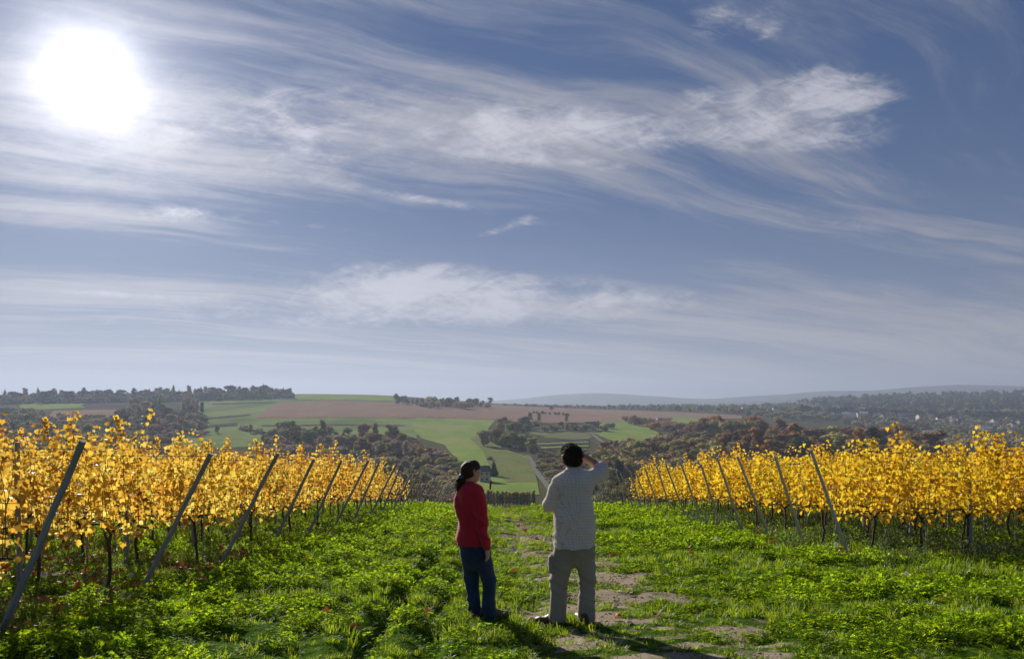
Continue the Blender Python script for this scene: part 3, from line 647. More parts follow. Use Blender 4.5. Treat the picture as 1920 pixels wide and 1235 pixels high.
def vine_mesh(seed, side=1, sparse=1.0, ltop=2.05):
    """returns foliage(V,F), canes MB, trunk MB; local x runs along the row, z up from the ground"""
    r = random.Random(seed); V = []; Fc = []; canes = MB(); trunk = MB(); big = []
    zc = r.uniform(.72, .82)
    # trunk
    pts = []; x = r.uniform(-.05, .05); y = 0
    for k in range(7):
        pts.append((x, y, zc * k / 6 - .06)); x += r.uniform(-.03, .03); y += r.uniform(-.025, .025)
    trunk.tube(pts, [.034, .024, .021, .020, .021, .024, .020], 7)
    for sgn in (-1, 1):
        cp = [pts[-1]]
        for k in range(1, 6): cp.append((pts[-1][0] + sgn * k * .105, pts[-1][1] + r.uniform(-.02, .02), zc + .03 * math.sin(k) + .03))
        trunk.tube(cp, [.022, .018, .015, .013, .012, .009], 6)
    shoots = 12
    for i in range(shoots):
        x0 = -.52 + 1.04 * (i + r.uniform(.1, .9)) / shoots; y0 = r.uniform(-.05, .05); top = ltop * r.uniform(.86, 1.04)
        if r.random() < .2: top += r.uniform(.12, .38)
        elif r.random() < .2: top -= r.uniform(.1, .4)
        p = Vector((x0, y0, zc)); pts = [p.copy()]; d = Vector((r.uniform(-.12, .12), r.uniform(-.25, .25), 1))
        while p.z < top:
            d.x += r.uniform(-.12, .12) - .04 * (p.x - x0) * 6; d.y += r.uniform(-.12, .12) - p.y * .45; d.z = 1; p = p + d.normalized() * .09; pts.append(p.copy())
        if r.random() < .3:
            for _ in range(3): d.z -= .55; p = p + d.normalized() * .08; pts.append(p.copy())
        canes.tube(pts, [.0055 - .004 * k / len(pts) for k in range(len(pts))], 4, cap=False)
        for k, q in enumerate(pts):
            if q.z > top - .15: cnt = 2
            else: cnt = 4 if r.random() < .55 else 3
            if q.z < zc + .25: cnt = 2 if r.random() < .6 else 1
            for _ in range(cnt):
                if r.random() > sparse: continue
                a = r.uniform(0, 6.283); out = Vector((math.cos(a) * .8, math.sin(a) * 1.15, r.uniform(-.2, .35)))
                ln = r.uniform(.03, .17) if q.z < top - .2 else r.uniform(.02, .07)
                pp = q + out * ln; nrm = Vector((out.x * .6 + r.uniform(-.5, .5), out.y * .8 + r.uniform(-.5, .5), r.uniform(.0, .9)))
                tip = Vector((out.x * .5, out.y * .5, -1 + r.uniform(-.3, .7))); sz = r.uniform(.046, .092) * (1 if q.z < top - .2 else .8)
                add_leaf(V, Fc, pp, sz, nrm, tip, r.uniform(-1.2, 2.4))
    # a few low hanging laterals
    for _ in range(26):
        if r.random() > sparse: continue
        pp = Vector((r.uniform(-.55, .55), r.uniform(-.22, .22), zc + r.uniform(-.16, .16)))
        add_leaf(V, Fc, pp, r.uniform(.06, .10), Vector((r.uniform(-1, 1), r.uniform(-1, 1), .4)), Vector((0, 0, -1)), 1.5)
    return V, Fc, canes, trunk
VAR = {}
def vine_variants():
    for side, mat in (('l', M['vine_leaf']), ('r', M['vine_leaf_b'])):
        VAR[side] = []
        for s in range(8):
            V, Fc, cn, tr = vine_mesh(100 + s + (50 if side == 'r' else 0), sparse=(1, .92, .8, 1, .7, .95, .85, 1)[s], ltop=1.95 if side == 'l' else 1.92)
            VAR[side].append((mesh_from('vine_foliage', np.concatenate(V), np.array(Fc), [mat]), cn.mesh('vine_canes', [M['cane']], True), tr.mesh('vine_trunk', [M['bark']], True)))
        VAR[side + 's'] = []
        for s in range(3):
            V, Fc, cn, tr = vine_mesh(200 + s, sparse=.28, ltop=1.7)
            VAR[side + 's'].append((mesh_from('vine_foliage_thin', np.concatenate(V), np.array(Fc), [mat]), cn.mesh('vine_canes', [M['cane']], True), tr.mesh('vine_trunk', [M['bark']], True)))
vine_variants()
SINGLE_LEAF = {}
for side, mat in (('l', M['vine_leaf']), ('r', M['vine_leaf_b'])):
    lst = []
    for k, cup in enumerate((.5, 1.4, 2.2, -.8)):
        q = LV.copy(); q[:, 2] *= cup; lst.append(mesh_from('vine_leaf', q, np.array(LF), [mat]))
    SINGLE_LEAF[side] = lst
LY = [6.83 + 2.65 * i for i in range(20)]; RY = [13.6 + 2.0 * i for i in range(23)]
def Lb(Y): return -4.62 - .0121 * Y
def Rb(Y): return 6.3 - .0121 * Y
def stake_mesh():
    mb = MB(); mb.tube([(0, 0, -.1), (0, 0, 1.35)], .0125, 5); return mb.mesh('vine_stake', [M['stake']])
STAKE = stake_mesh()
def place_vines():
    r = random.Random(3)
    for side, Ys, n_leafy in (('l', LY, 12), ('r', RY, 13)):
        sg = -1 if side == 'l' else 1
        for i, Y in enumerate(Ys[:n_leafy]):
            x0 = (Lb(Y) - .02) if side == 'l' else (Rb(Y) + .05); k = 0; x = x0 + sg * .35
            if side == 'r' and i >= 11: x += .2
            end = .686 * Y + (1.6 if side == 'l' else 1.2)
            while abs(x) < end:
                y = Y + r.uniform(-.05, .05); z = float(height(x, y))
                thin = (i >= n_leafy - 1 and k < 3) or (side == 'l' and i >= 10 and k < 1)
                fo, ca, tr = r.choice(VAR[side + 's'] if thin else VAR[side])
                t = link('grapevine', None, None, (x, y, z), (0, 0, r.choice([0, math.pi]) + r.uniform(-.08, .08)), (1, 1, r.uniform(.95, 1.05)))
                t.empty_display_size = .2
                where = 'left' if side == 'l' else 'right'
                tag(t, '%s vine from the path in the %s %s row, yellow autumn leaves' % (ordw(k), ordw(i), where), 'grapevine', 'yellow grapevines in the rows %s of the path' % where)
                fobj = link('foliage', fo, t); fobj['kind'] = 'stuff'; link('cane', ca, t); link('trunk', tr, t)
                if Y < 10 or (side == 'r' and Y < 14):      # the leaves one could pick apart
                    inv = t.matrix_basis.to_3x3().inverted()
                    for _ in range(42 if side == 'l' else 24):
                        lx = r.uniform(-.5, .5); lz = r.uniform(.75, 2.05); ly = -.24 - r.uniform(0, .07)
                        q = inv @ Vector((lx, ly, 0)); lf = link('leaf', r.choice(SINGLE_LEAF[side]), t, (q.x, q.y, lz), (r.uniform(1.0, 2.1), r.uniform(-.5, .5), r.uniform(-.9, .9) + (math.pi if r.random() < .5 else 0)), r.uniform(.08, .12))
                        lf.rotation_euler.x += math.pi * .5
                if r.random() < (.95 if side == 'r' and i < 2 else .6) and Y < 26:
                    s_ = link('vine_stake', STAKE, None, (x + .09 + r.uniform(0, .25), y - .05, z), (r.uniform(-.05, .05), r.uniform(-.06, .06), 0), (1, 1, r.uniform(.75, 1.1)))
                    tag(s_, 'thin support stake beside the %s vine of the %s %s row' % (ordw(k), ordw(i), where), 'stake', 'thin stakes holding the vines')
                x += sg * r.uniform(.9, 1.0); k += 1
    # leafless vines behind the crest
    for side, Ys, s0 in (('l', LY, 12), ('r', RY, 13)):
        sg = -1 if side == 'l' else 1
        for i in range(s0, s0 + 6):
            Y = Ys[i]
            for k in range(3):
                x = (Lb(Y) if side == 'l' else Rb(Y)) + sg * (.3 + k * 1.0); z = float(height(x, Y)); fo, ca, tr = r.choice(VAR[side])
                t = link('grapevine', None, None, (x, Y, z), (0, 0, r.uniform(-.1, .1)))
                tag(t, 'leafless brown %s vine from the path in the %s %s row' % (ordw(k), ordw(i), 'left' if side == 'l' else 'right'), 'grapevine', 'leafless vines beyond the crest of the slope')
                link('cane', ca, t); link('trunk', tr, t)
place_vines()
# ------------------------------------------------------------------ posts and wires
def post_mesh(L_, r0, mat, seed, seg=10, n=9):
    r = random.Random(seed); mb = MB(); pts = []; rad = []
    for k in range(seg + 1):
        pts.append((r.uniform(-.006, .006), r.uniform(-.006, .006), -.12 + (L_ + .12) * k / seg)); rad.append(r0 * (1.06 - .10 * k / seg) * r.uniform(.96, 1.04))
    mb.tube(pts, rad, n); me = mb.mesh('post', [mat]); 
    me.vertices.foreach_get; return me
WP = [post_mesh(2.1, .031, M['post'], s) for s in range(4)]
MP = [post_mesh(2.15, .031, M['post_metal'], s + 9, 6, 8) for s in range(3)]
IP = [post_mesh(1.55, .032, M['post'], s + 20, 6, 7) for s in range(3)]
CAPR = MB(); CAPR.tube([(0, 0, 0), (0, 0, .012)], .035, 10); RING = CAPR.mesh('wire_tie', [M['wire']])
def posts():
    r = random.Random(17)
    for side, Ys in (('l', LY), ('r', RY)):
        for i, Y in enumerate(Ys):
            if side == 'l': xb = Lb(Y); dx = .86 + r.uniform(-.11, .11); L_ = 2.1
            else: xb = Rb(Y); dx = -.66 + r.uniform(-.10, .10); L_ = 2.0
            z = float(height(xb, Y)) - .02; ang = math.atan2(dx, 1.88); where = 'left' if side == 'l' else 'right'
            if i == 0: lb = 'leaning %s end post nearest the camera on the %s' % ('grey wooden' if side == 'l' else 'pale grey', where)
            elif i == 11 and side == 'l': lb = 'leaning grey end post where the left leaves thin out'
            else: lb = 'leaning grey end post of the %s vine row %s of the path' % (ordw(i), where)
            t = link('end_post', r.choice(WP if side == 'l' else MP), None, (xb, Y, z), (r.uniform(-.06, .06), ang, 0), (1, 1, (1.88 / math.cos(ang)) / 2.1 * r.uniform(.95, 1.05)))
            tag(t, lb, 'post', 'leaning end posts of the vine rows %s of the path' % where)
            if i < 7:
                for zz in (1.35, 1.85): link('wire_tie', RING, t, (0, 0, zz), None, (1, 1, 1) if side == 'l' else (.95, .95, 1))
            # upright posts within the row
            sg = -1 if side == 'l' else 1; x = xb + sg * (2.2 if side == 'r' else 1.5); k = 0
            while abs(x) < .70 * Y + .8 and i < 16:
                z = float(height(x, Y))
                tp = link('row_post', r.choice(IP), None, (x, Y - .02, z), (r.uniform(-.03, .03), r.uniform(-.05, .05), 0), (1, 1, r.uniform(.85, 1.3)))
                tag(tp, '%s upright post from the path in the %s row on the %s' % (ordw(k), ordw(i), where), 'post', 'upright wooden posts inside the vine rows')
                x += sg * 3.2; k += 1
            # wires
            if i < 16:
                for nm, hh in (('bottom', .78), ('middle', 1.25), ('top', 1.75)) if i < 6 else (('bottom', .78), ('top', 1.75)):
                    mb = MB(); xs = [xb + dx * (hh / 1.88), xb + sg * 1.5] + [xb + sg * q for q in np.arange(4, .7 * Y - 2, 3.0)]; pts = []
                    for j, xx in enumerate(xs): pts.append((xx, Y, float(height0(xx, Y)) + hh + (.0 if j % 2 else -.012)))
                    mb.tube(pts, .0034 if i < 4 else .0038, 4)
                    tag(link('trellis_wire', mb.mesh('trellis_wire', [M['wire']])), '%s trellis wire strung along the %s vine row on the %s' % (nm, ordw(i), where), 'wire', 'wires strung along the vine rows')
    # drip line low along the first rows
posts()
# fallen leaves under the left rows
def litter():
    r = np.random.default_rng(8); n = 9000; X = np.where(r.random(n) < .75, -r.uniform(4.0, 14, n), r.uniform(5.8, 14, n)); Y = r.uniform(6.2, 30, n)
    k = (np.abs(X) < .7 * Y + 1) & (fbm(X / .8, Y / .6, 51, 3) > .46) & ((X < 0) | (Y > 13)); X, Y = X[k], Y[k]
    m_ = 170; Y2 = np.sqrt(r.uniform(36, 700, m_)); X2 = r.uniform(-1, 1, m_) * (.7 * Y2); X = np.append(X, X2); Y = np.append(Y, Y2)
    c = proto_collection('fallen_leaf', [mesh_from('fallen_leaf', LV * np.array([1, 1, q]), np.array(LF), [M['dead_leaf']]) for q in (1, 2.5, -2)])
    P = np.stack([X, Y, height(X, Y) + r.uniform(.03, .15, len(X))], 1)
    scatter('fallen_leaves', 'brown and orange fallen vine leaves under the rows and in the grass', c, P, r.uniform(0, 6.28, len(X)), r.uniform(.07, .11, len(X)), r.integers(0, 3, len(X)), r.normal(0, .5, (len(X), 2)))
litter()
# dandelion clocks
def dandelions():
    M['seed_head'] = leaf_material('dandelion_down', [(0, (.6, .6, .58)), (1, (.8, .8, .78))], .5, 0, .6)
    M['stalk'] = rough_material('dandelion_stalk', (.10, .14, .05), (.16, .2, .08), 10, .7, 0)
    r = random.Random(5); mb = MB()
    vs = []; fs = []
    for k in range(90):
        a = r.uniform(0, 6.283); c = r.uniform(-1, 1); s = math.sqrt(1 - c * c); d = Vector((s * math.cos(a), s * math.sin(a), c)); sd = d.cross(Vector((.3, .2, .9))).normalized()
        b = len(vs); vs += [d * .012, d * .026 + sd * .006, d * .028, d * .026 - sd * .006]; fs.append((b, b + 1, b + 2, b + 3))
    head = mesh_from('seed_head', vs, fs, [M['seed_head']]); st = MB(); st.tube([(0, 0, 0), (.01, 0, .12), (.015, .005, .235)], .003, 5); stem = st.mesh('stalk', [M['stalk']])
    spots = [(672, 992, 'beside the eighth left end post'), (648, 978, 'behind the sunlit left verge'), (86, 1128, 'at the foot of the nearest left post'), (247, 1115, 'between the two nearest left posts'),
             (744, 993, 'in the open grass left of the woman'), (1812, 1046, 'in front of the right vines'), (1568, 1056, 'by the second right end post'), (1250, 992, 'by the grass right of the man'),
             (592, 1030, 'in the clover near the fourth left post'), (1345, 1044, 'in the right hand clover'), (826, 990, 'just left of the red jacket'), (1700, 1110, 'in the dark grass low on the right')]
    for u, v, w in spots:
        Y = 1.5 / ((v - CV) / F - .0964 + 1e-6); Y = min(max(Y, 6), 40); X = (u - CU) / F * Y; z = float(height(X, Y))
        t = link('dandelion', None, None, (X, Y, z - .0), (0, 0, r.uniform(0, 6)), r.uniform(1.0, 1.5)); tag(t, 'white dandelion clock ' + w, 'flower', 'white dandelion clocks in the grass')
        link('seed_head', head, t, (.015, .005, .25)); link('stalk', stem, t)
dandelions()

def crumbs():
    r = np.random.default_rng(12); n = 60000; Y = np.sqrt(r.uniform(5.5 ** 2, 30 ** 2, n)); X = path_c(Y) + r.normal(0, 1.0, n)
    k = dirtmask(X, Y) > .3; X, Y = X[k][:9000], Y[k][:9000]; ms = []
    for s_ in range(4):
        rr = random.Random(s_); vs = []
        for z, q in ((-.3, .7), (.15, 1), (.6, .6)):
            for a in range(6): t = a * 1.047 + rr.uniform(-.2, .2); w = q * rr.uniform(.7, 1.2); vs.append((w * math.cos(t), w * math.sin(t) * .8, z * rr.uniform(.8, 1.2)))
        fs = [(i, (i + 1) % 6, 6 + (i + 1) % 6, 6 + i) for i in range(6)] + [(6 + i, 6 + (i + 1) % 6, 12 + (i + 1) % 6, 12 + i) for i in range(6)] + [tuple(range(12, 18))]
        ms.append(mesh_from('soil_crumb', vs, fs, [M['crumb']]))
    sz = np.exp(r.normal(math.log(.009), .5, len(X)))
    scatter('soil_crumbs', 'pale soil crumbs and small stones on the bare path patches', proto_collection('soil_crumb', ms), np.stack([X, Y, height(X, Y)], 1), r.uniform(0, 6.28, len(X)), sz, r.integers(0, 4, len(X)))
M['crumb'] = rough_material('soil_crumb', (.20, .15, .10), (.48, .41, .32), 90, .95, .3, obj_var=.35)
crumbs()
# ------------------------------------------------------------------ trees, bushes
PAL = {
 'dark': [(0, (0.044, 0.064, 0.035)), (.6, (0.087, 0.111, 0.055)), (1, (0.148, 0.160, 0.074))],
 'green': [(0, (0.131, 0.171, 0.065)), (.6, (0.259, 0.305, 0.101)), (1, (0.432, 0.448, 0.146))],
 'olive': [(0, (0.216, 0.203, 0.089)), (.6, (0.432, 0.386, 0.146)), (1, (0.600, 0.570, 0.221))],
 'brown': [(0, (0.151, 0.095, 0.057)), (.6, (0.342, 0.199, 0.099)), (1, (0.587, 0.333, 0.143))],
 'grey': [(0, (0.237, 0.183, 0.132)), (.6, (0.451, 0.357, 0.249)), (1, (0.600, 0.550, 0.366))],
 'orange': [(0, (0.354, 0.166, 0.053)), (.6, (0.520, 0.260, 0.078)), (1, (0.600, 0.442, 0.130))],
 'red': [(0, (0.296, 0.049, 0.030)), (.6, (0.600, 0.099, 0.049)), (1, (0.600, 0.198, 0.074))],
 'yellow': [(0, (0.346, 0.272, 0.074)), (.6, (0.593, 0.469, 0.124)), (1, (0.600, 0.600, 0.198))],
}
M['tree_bark'] = rough_material('tree_bark', (.03, .025, .02), (.09, .075, .06), 3, .9, .3)
def crown_mesh(seed, mat, n=900, shape='round', H=10.0):
    r = np.random.default_rng(seed); V = []; lobes = []
    if shape == 'round': 
        for k in range(11):
            a = r.uniform(0, 6.28); q = r.uniform(0, .26) * H; z = r.uniform(.20, .86) * H; lobes.append((q * math.cos(a) * (1.15 - z / H * .6), q * math.sin(a) * (1.15 - z / H * .6), z, r.uniform(.10, .19) * H))
    elif shape == 'tall':
        for k in range(10):
            z = (.22 + .70 * k / 9) * H; a = r.uniform(0, 6.28); q = r.uniform(0, .06) * H; lobes.append((q * math.cos(a), q * math.sin(a), z, (.13 - .07 * abs(k / 9 - .35)) * H))
    elif shape == 'cone':
        for k in range(14):
            z = (.12 + .84 * k / 13) * H; lobes.append((r.normal(0, .012) * H, r.normal(0, .012) * H, z, (.20 * (1 - k / 13.6) + .015) * H))
    elif shape == 'bush':
        for k in range(9):
            a = r.uniform(0, 6.28); q = r.uniform(0, .42) * H; lobes.append((q * math.cos(a), q * math.sin(a), r.uniform(.22, .62) * H, r.uniform(.2, .34) * H))
    L_ = np.array(lobes); w = L_[:, 3] ** 2; pick = r.choice(len(L_), n, p=w / w.sum())
    d = r.normal(0, 1, (n, 3)); d /= np.linalg.norm(d, axis=1)[:, None]; rad = L_[pick, 3] * (r.uniform(.80, 1.12, n))
    C = L_[pick, :3] + d * rad[:, None] * np.array([1, 1, .9]); C[:, 2] = np.maximum(C[:, 2], .03 * H)
    nrm = d + r.normal(0, .42, (n, 3)); nrm /= np.linalg.norm(nrm, axis=1)[:, None]
    t = np.cross(nrm, r.normal(0, 1, (n, 3))); t /= np.linalg.norm(t, axis=1)[:, None]; s = np.cross(nrm, t)
    sz = (r.uniform(.018, .042, n) * H * (1.5 if shape == 'bush' else 1))[:, None]
    q = np.stack([C - t * sz, C - s * sz * .7, C + t * sz, C + s * sz * .6], 1).reshape(-1, 3); F4 = np.arange(4 * n).reshape(n, 4)
    vs = [q]; fs = [F4]; base = 4 * n      # inner boughs that fill each lobe
    A, B_ = 8, 5
    for lx, ly, lz, lr in lobes:
        pts = []
        for i in range(B_):
            th = math.pi * (i + .5) / B_
            for j in range(A): ph = 2 * math.pi * j / A; k = lr * .86 * r.uniform(.85, 1.1); pts.append((lx + k * math.sin(th) * math.cos(ph), ly + k * math.sin(th) * math.sin(ph), max(lz + k * .9 * math.cos(th), .02 * H)))
        idx = [(base + i * A + j, base + i * A + (j + 1) % A, base + (i + 1) * A + (j + 1) % A, base + (i + 1) * A + j) for i in range(B_ - 1) for j in range(A)]
        vs.append(np.array(pts)); fs.append(np.array(idx)); base += A * B_
    return mesh_from('crown_leaves', np.concatenate(vs), np.concatenate(fs), [mat])
def trunk_mesh(seed, H=10.0, top=.8):
    r = random.Random(seed); mb = MB(); pts = [(r.uniform(-.01, .01) * H * k, r.uniform(-.01, .01) * H * k, -.06 * H + (top + .06) * H * k / 5) for k in range(6)]
    mb.tube(pts, [.028 * H, .022 * H, .018 * H, .013 * H, .008 * H, .003 * H], 6)
    for _ in range(8):
        k = r.randint(1, 4); a = r.uniform(0, 6.28); p = Vector(pts[k]); l = r.uniform(.14, .28) * H; e = p + Vector((math.cos(a) * l * .8, math.sin(a) * l * .8, l * .8)); m_ = p.lerp(e, .5) + Vector((0, 0, -.02 * H))
        mb.tube([p, m_, e], [.010 * H, .007 * H, .002 * H], 4)
    return mb.mesh('trunk', [M['tree_bark']])
CR = {}; TRK = [trunk_mesh(s) for s in range(4)]
for pn, st in PAL.items():
    mt = leaf_material('foliage_' + pn, st, .42, .0, .6, .2, clump=.55)
    CR[pn] = {'round': [crown_mesh(s * 7 + 1, mt, 1100) for s in range(4)], 'tall': [crown_mesh(s * 5 + 2, mt, 700, 'tall') for s in range(2)],
              'bush': [crown_mesh(s * 3 + 3, mt, 520, 'bush') for s in range(3)]}
    if pn in ('dark',): CR[pn]['cone'] = [crown_mesh(s * 3 + 5, mt, 900, 'cone') for s in range(3)]
COLN = {'dark': 'dark evergreen', 'green': 'dull green', 'olive': 'olive green', 'brown': 'russet brown', 'grey': 'greyish', 'orange': 'orange autumn', 'red': 'crimson', 'yellow': 'yellow green'}
SHN = {'round': 'broad', 'tall': 'slender', 'cone': 'conical', 'bush': 'low bushy'}
def tree(u, v, hpx, pal, shape='round', label='', group=None, r=random, cat='tree', name=None, wide=1.0):
    p = far_pt(u, v); H = hpx / F * p.y; s = H / (10.0 if shape != 'bush' else 9.0)
    nm = name or {'round': 'broadleaf_tree', 'tall': 'poplar_tree', 'cone': 'conifer_tree', 'bush': 'shrub'}[shape]
    t = link(nm, None, None, p, (0, 0, r.uniform(0, 6.28)), (s * wide * r.uniform(1.1, 1.45), s * wide * r.uniform(1.1, 1.45), s)); tag(t, label, cat, group)
    link('crown', r.choice(CR[pal][shape]), t)
    if shape != 'bush': link('trunk', r.choice(TRK), t)
    return t
CLUSTERS = [
 # name, where-phrase, line of bases [(u,v)...], spread in v, count, height px, palettes, shapes, group, category
 ('on the left skyline ridge', [(0, 756), (120, 753), (250, 750), (400, 748), (545, 745)], 3, 95, (14, 25), ['dark'] * 5 + ['green', 'brown', 'grey'], ['round'] * 5 + ['tall', 'round'], 'trees along the left skyline ridge'),
 ('in the wood on the left hillside', [(225, 795), (260, 785), (300, 783), (340, 786), (380, 780)], 17, 28, (17, 30), ['grey', 'olive', 'brown', 'dark', 'brown', 'green'], ['round'] * 3 + ['tall'], 'trees of the wood on the left hillside'),
 ('in the grey wood above the left posts', [(505, 838), (560, 832), (620, 838), (700, 842), (765, 848)], 15, 46, (24, 40), ['grey', 'grey', 'olive', 'grey', 'green', 'brown', 'olive'], ['round'] * 4 + ['tall'], 'trees of the grey wood above the left posts'),
 ('on the hilltop', [(738, 755), (780, 758), (830, 763), (880, 764), (922, 760)], 4, 30, (9, 19), ['brown', 'olive', 'dark', 'orange', 'grey'], ['round'] * 3 + ['bush'], 'autumn trees on the hilltop above the ploughed field'),
 ('in the clump left of the farm', [(905, 832), (940, 836), (972, 845), (1005, 850)], 6, 13, (22, 36), ['olive', 'green', 'olive', 'brown'], ['round'], 'trees in the clump left of the farm'),
 ('beside the ploughed field', [(935, 808), (955, 812), (990, 812)], 8, 9, (20, 32), ['olive', 'grey', 'green', 'brown'], ['round'], 'trees beside the ploughed field near the farm'),
 ('around the farmhouse', [(1000, 806), (1030, 808), (1060, 808), (1095, 808), (1130, 806), (1145, 804)], 3, 15, (10, 20), ['olive', 'green', 'grey', 'brown'], ['round', 'bush', 'tall'], 'garden trees around the white farmhouse'),
 ('in the hedgerow right of the farm', [(1170, 796), (1210, 800), (1260, 806), (1300, 808), (1350, 806)], 6, 24, (10, 20), ['olive', 'brown', 'brown', 'orange', 'grey'], ['round', 'bush'], 'hedgerow trees right of the farm'),
 ('in the dark wood behind the man', [(1125, 868), (1160, 862), (1220, 864), (1280, 862), (1330, 858)], 16, 36, (28, 44), ['grey', 'olive', 'brown', 'green', 'olive'], ['round'], 'trees in the wood behind the man'),
 ('in the russet forest front', [(1340, 866), (1400, 868), (1480, 872), (1560, 874), (1640, 872), (1750, 868)], 9, 48, (44, 66), ['brown', 'brown', 'olive', 'brown', 'orange', 'olive', 'dark'], ['round'] * 6 + ['tall'], 'trees of the russet forest above the right vines'),
 ('in the russet forest back', [(1310, 826), (1400, 830), (1500, 836), (1600, 842), (1730, 850)], 7, 26, (36, 50), ['brown', 'brown', 'orange', 'olive', 'brown'], ['round'], 'trees at the back of the russet forest'),
]
def plant_all():
    r = random.Random(21); tot = 0
    for where, line, spread, n, (h0, h1), pals, shapes, grp in CLUSTERS:
        us = np.array([p[0] for p in line]); vs = np.array([p[1] for p in line]); pts = []
        for k in range(n):
            u = us[0] + (us[-1] - us[0]) * (k + r.uniform(.1, .9)) / n; v = float(np.interp(u, us, vs)) + r.uniform(-1, 1) * spread
            pts.append((u, v))
        for k, (u, v) in enumerate(pts):
            pal = r.choice(pals); sh = r.choice(shapes)
            if pal == 'dark' and r.random() < .3: sh = 'cone'
            tree(u, v, r.uniform(h0, h1) * (1.15 if sh in ('tall', 'cone') else 1), pal, sh, '%s %s %s, %s from the left %s' % (SHN[sh], COLN[pal], 'shrub' if sh == 'bush' else 'tree', ordw(k), where), grp, r,
                 cat='shrub' if sh == 'bush' else 'tree', wide=1.2 if sh == 'round' else 1); tot += 1
    # particular trees
    tree(1412, 842, 26, 'red', 'round', 'small crimson tree in front of the russet forest', None, r)
    tree(1312, 862, 38, 'yellow', 'round', 'yellow green rounded tree in front of the russet forest', None, r, wide=1.2)
    tree(1133, 905, 34, 'yellow', 'round', 'yellowish willow behind the raised elbow of the man', None, r, wide=1.5)
    tree(918, 893, 22, 'dark', 'cone', 'shorter dark conifer beside the yellow house', None, r)
    tree(926, 894, 32, 'dark', 'cone', 'taller dark conifer beside the yellow house', None, r)
    tree(919, 863, 9, 'green', 'bush', 'lone round bush in the middle of the green meadow', None, r, cat='shrub', wide=1.1)
    tree(994, 796, 24, 'green', 'tall', 'slender poplar left of the farm, broader of the two', None, r)
    tree(1010, 794, 22, 'olive', 'tall', 'slender poplar left of the farm, thinner of the two', None, r)
    tree(1062, 792, 20, 'grey', 'round', 'grey bare tree standing before the ploughed field', None, r, wide=.8)
    tree(1035, 768, 8, 'dark', 'round', 'small dark tree on the far edge of the ploughed field', None, r, wide=1.3)
    tree(470, 812, 17, 'orange', 'tall', 'small orange tree on the terraced meadow', None, r, wide=1.4)
    tree(408, 812, 15, 'brown', 'round', 'brown tree on the terraced meadow left of its orange neighbour', None, r, wide=1.1)
    for k, (u, v, h, pal) in enumerate(((455, 806, 9, 'grey'), (462, 808, 8, 'olive'), (482, 812, 9, 'grey'), (492, 814, 7, 'brown'), (384, 815, 9, 'grey'), (370, 818, 11, 'grey'))):
        tree(u, v, h, pal, 'bush', 'small %s bush, %s of six on the terraced meadow' % (COLN[pal], ordw(k)), 'small bushes on the terraced meadow', r, cat='shrub', wide=1.5)
    tree(1127, 950, 24, 'olive', 'bush', 'olive bush beyond the crest right of the man', None, r, cat='shrub')
    for k in range(9):
        tree(1000 + 8 * k + r.uniform(-2, 2), 775 + k * .6, r.uniform(4, 8), 'dark', 'round', 'tiny dark tree, %s from the left in the far tree line' % ordw(k), 'far tree line behind the ploughed field', r, wide=1.3)
    # row of slim trees on the valley floor
    for k in range(20):
        u = 893 + k * 5.6 + r.uniform(-1.5, 1.5)
        tree(u, 949.5 + r.uniform(-.8, .8), r.uniform(26, 31), r.choice(['olive', 'green', 'yellow']), 'tall', 'slim tree, %s from the left in the valley floor row' % ordw(k), 'row of slim trees on the valley floor', r, wide=.85)
    # brown scrub left of the woman
    k = 0
    sc = []
    for _ in range(90):
        u = r.uniform(600, 880); v0 = np.interp(u, [600, 780, 830, 865, 880], [850, 852, 862, 900, 935]); sc.append((u, r.uniform(v0, 950)))
    for k, (u, v) in enumerate(sorted(sc)):
        pal = r.choice(['brown', 'grey', 'olive', 'grey', 'olive', 'grey', 'green', 'olive']); sh = r.choice(['bush', 'bush', 'round']); h = r.uniform(12, 22) * (1.25 if sh == 'round' else 1)
        kd = 'bush' if sh == 'bush' else 'small tree'
        tree(u, v, h, pal, sh, '%s %s, %s from the left in the scrub' % (COLN[pal], kd, ordw(k)), 'bushes and small trees in the scrub beyond the left posts', r, cat='shrub' if sh == 'bush' else 'tree', wide=1.2)
    for (u, v, h, pal) in ((838, 876, 24, 'olive'), (852, 884, 22, 'green'), (820, 864, 22, 'grey'), (868, 900, 22, 'olive'), (800, 856, 22, 'brown')):
        tree(u, v, h, pal, 'bush', '%s bush on the rounded edge of the scrub at %s' % (COLN[pal], {838: 'its tip', 852: 'the meadow side', 820: 'its upper shoulder', 868: 'the woman\'s head', 800: 'the wood end'}[u]), None, r, cat='shrub', wide=1.4)
plant_all()
def in_poly(u, v, poly):
    c = False
    for (a, b), (d, e) in zip(poly, poly[1:] + poly[:1]):
        if (b > v) != (e > v) and u < (d - a) * (v - b) / (e - b) + a: c = not c
    return c
def wood(name, label, poly, n, hm, pals, shapes, seed):
    r = random.Random(seed); us = [p[0] for p in poly]; vs = [p[1] for p in poly]; P = []; ms = []
    for p_ in pals: 
        for s_ in shapes: ms += CR[p_].get(s_, [])[:2]
    while len(P) < n:
        u = r.uniform(min(us), max(us)); v = r.uniform(min(vs), max(vs))
        if in_poly(u, v, poly):
            q = far_pt(u, v); P.append(q)
    c = proto_collection(name + '_kind', ms); s = np.array([r.uniform(*hm) / 10 for _ in P]); w = s * np.array([r.uniform(1.1, 1.6) for _ in P])
    scatter(name, label, c, np.array([list(q) for q in P]), [r.uniform(0, 6.28) for _ in P], np.stack([w, w, s], 1), [r.randrange(len(ms)) for _ in P])
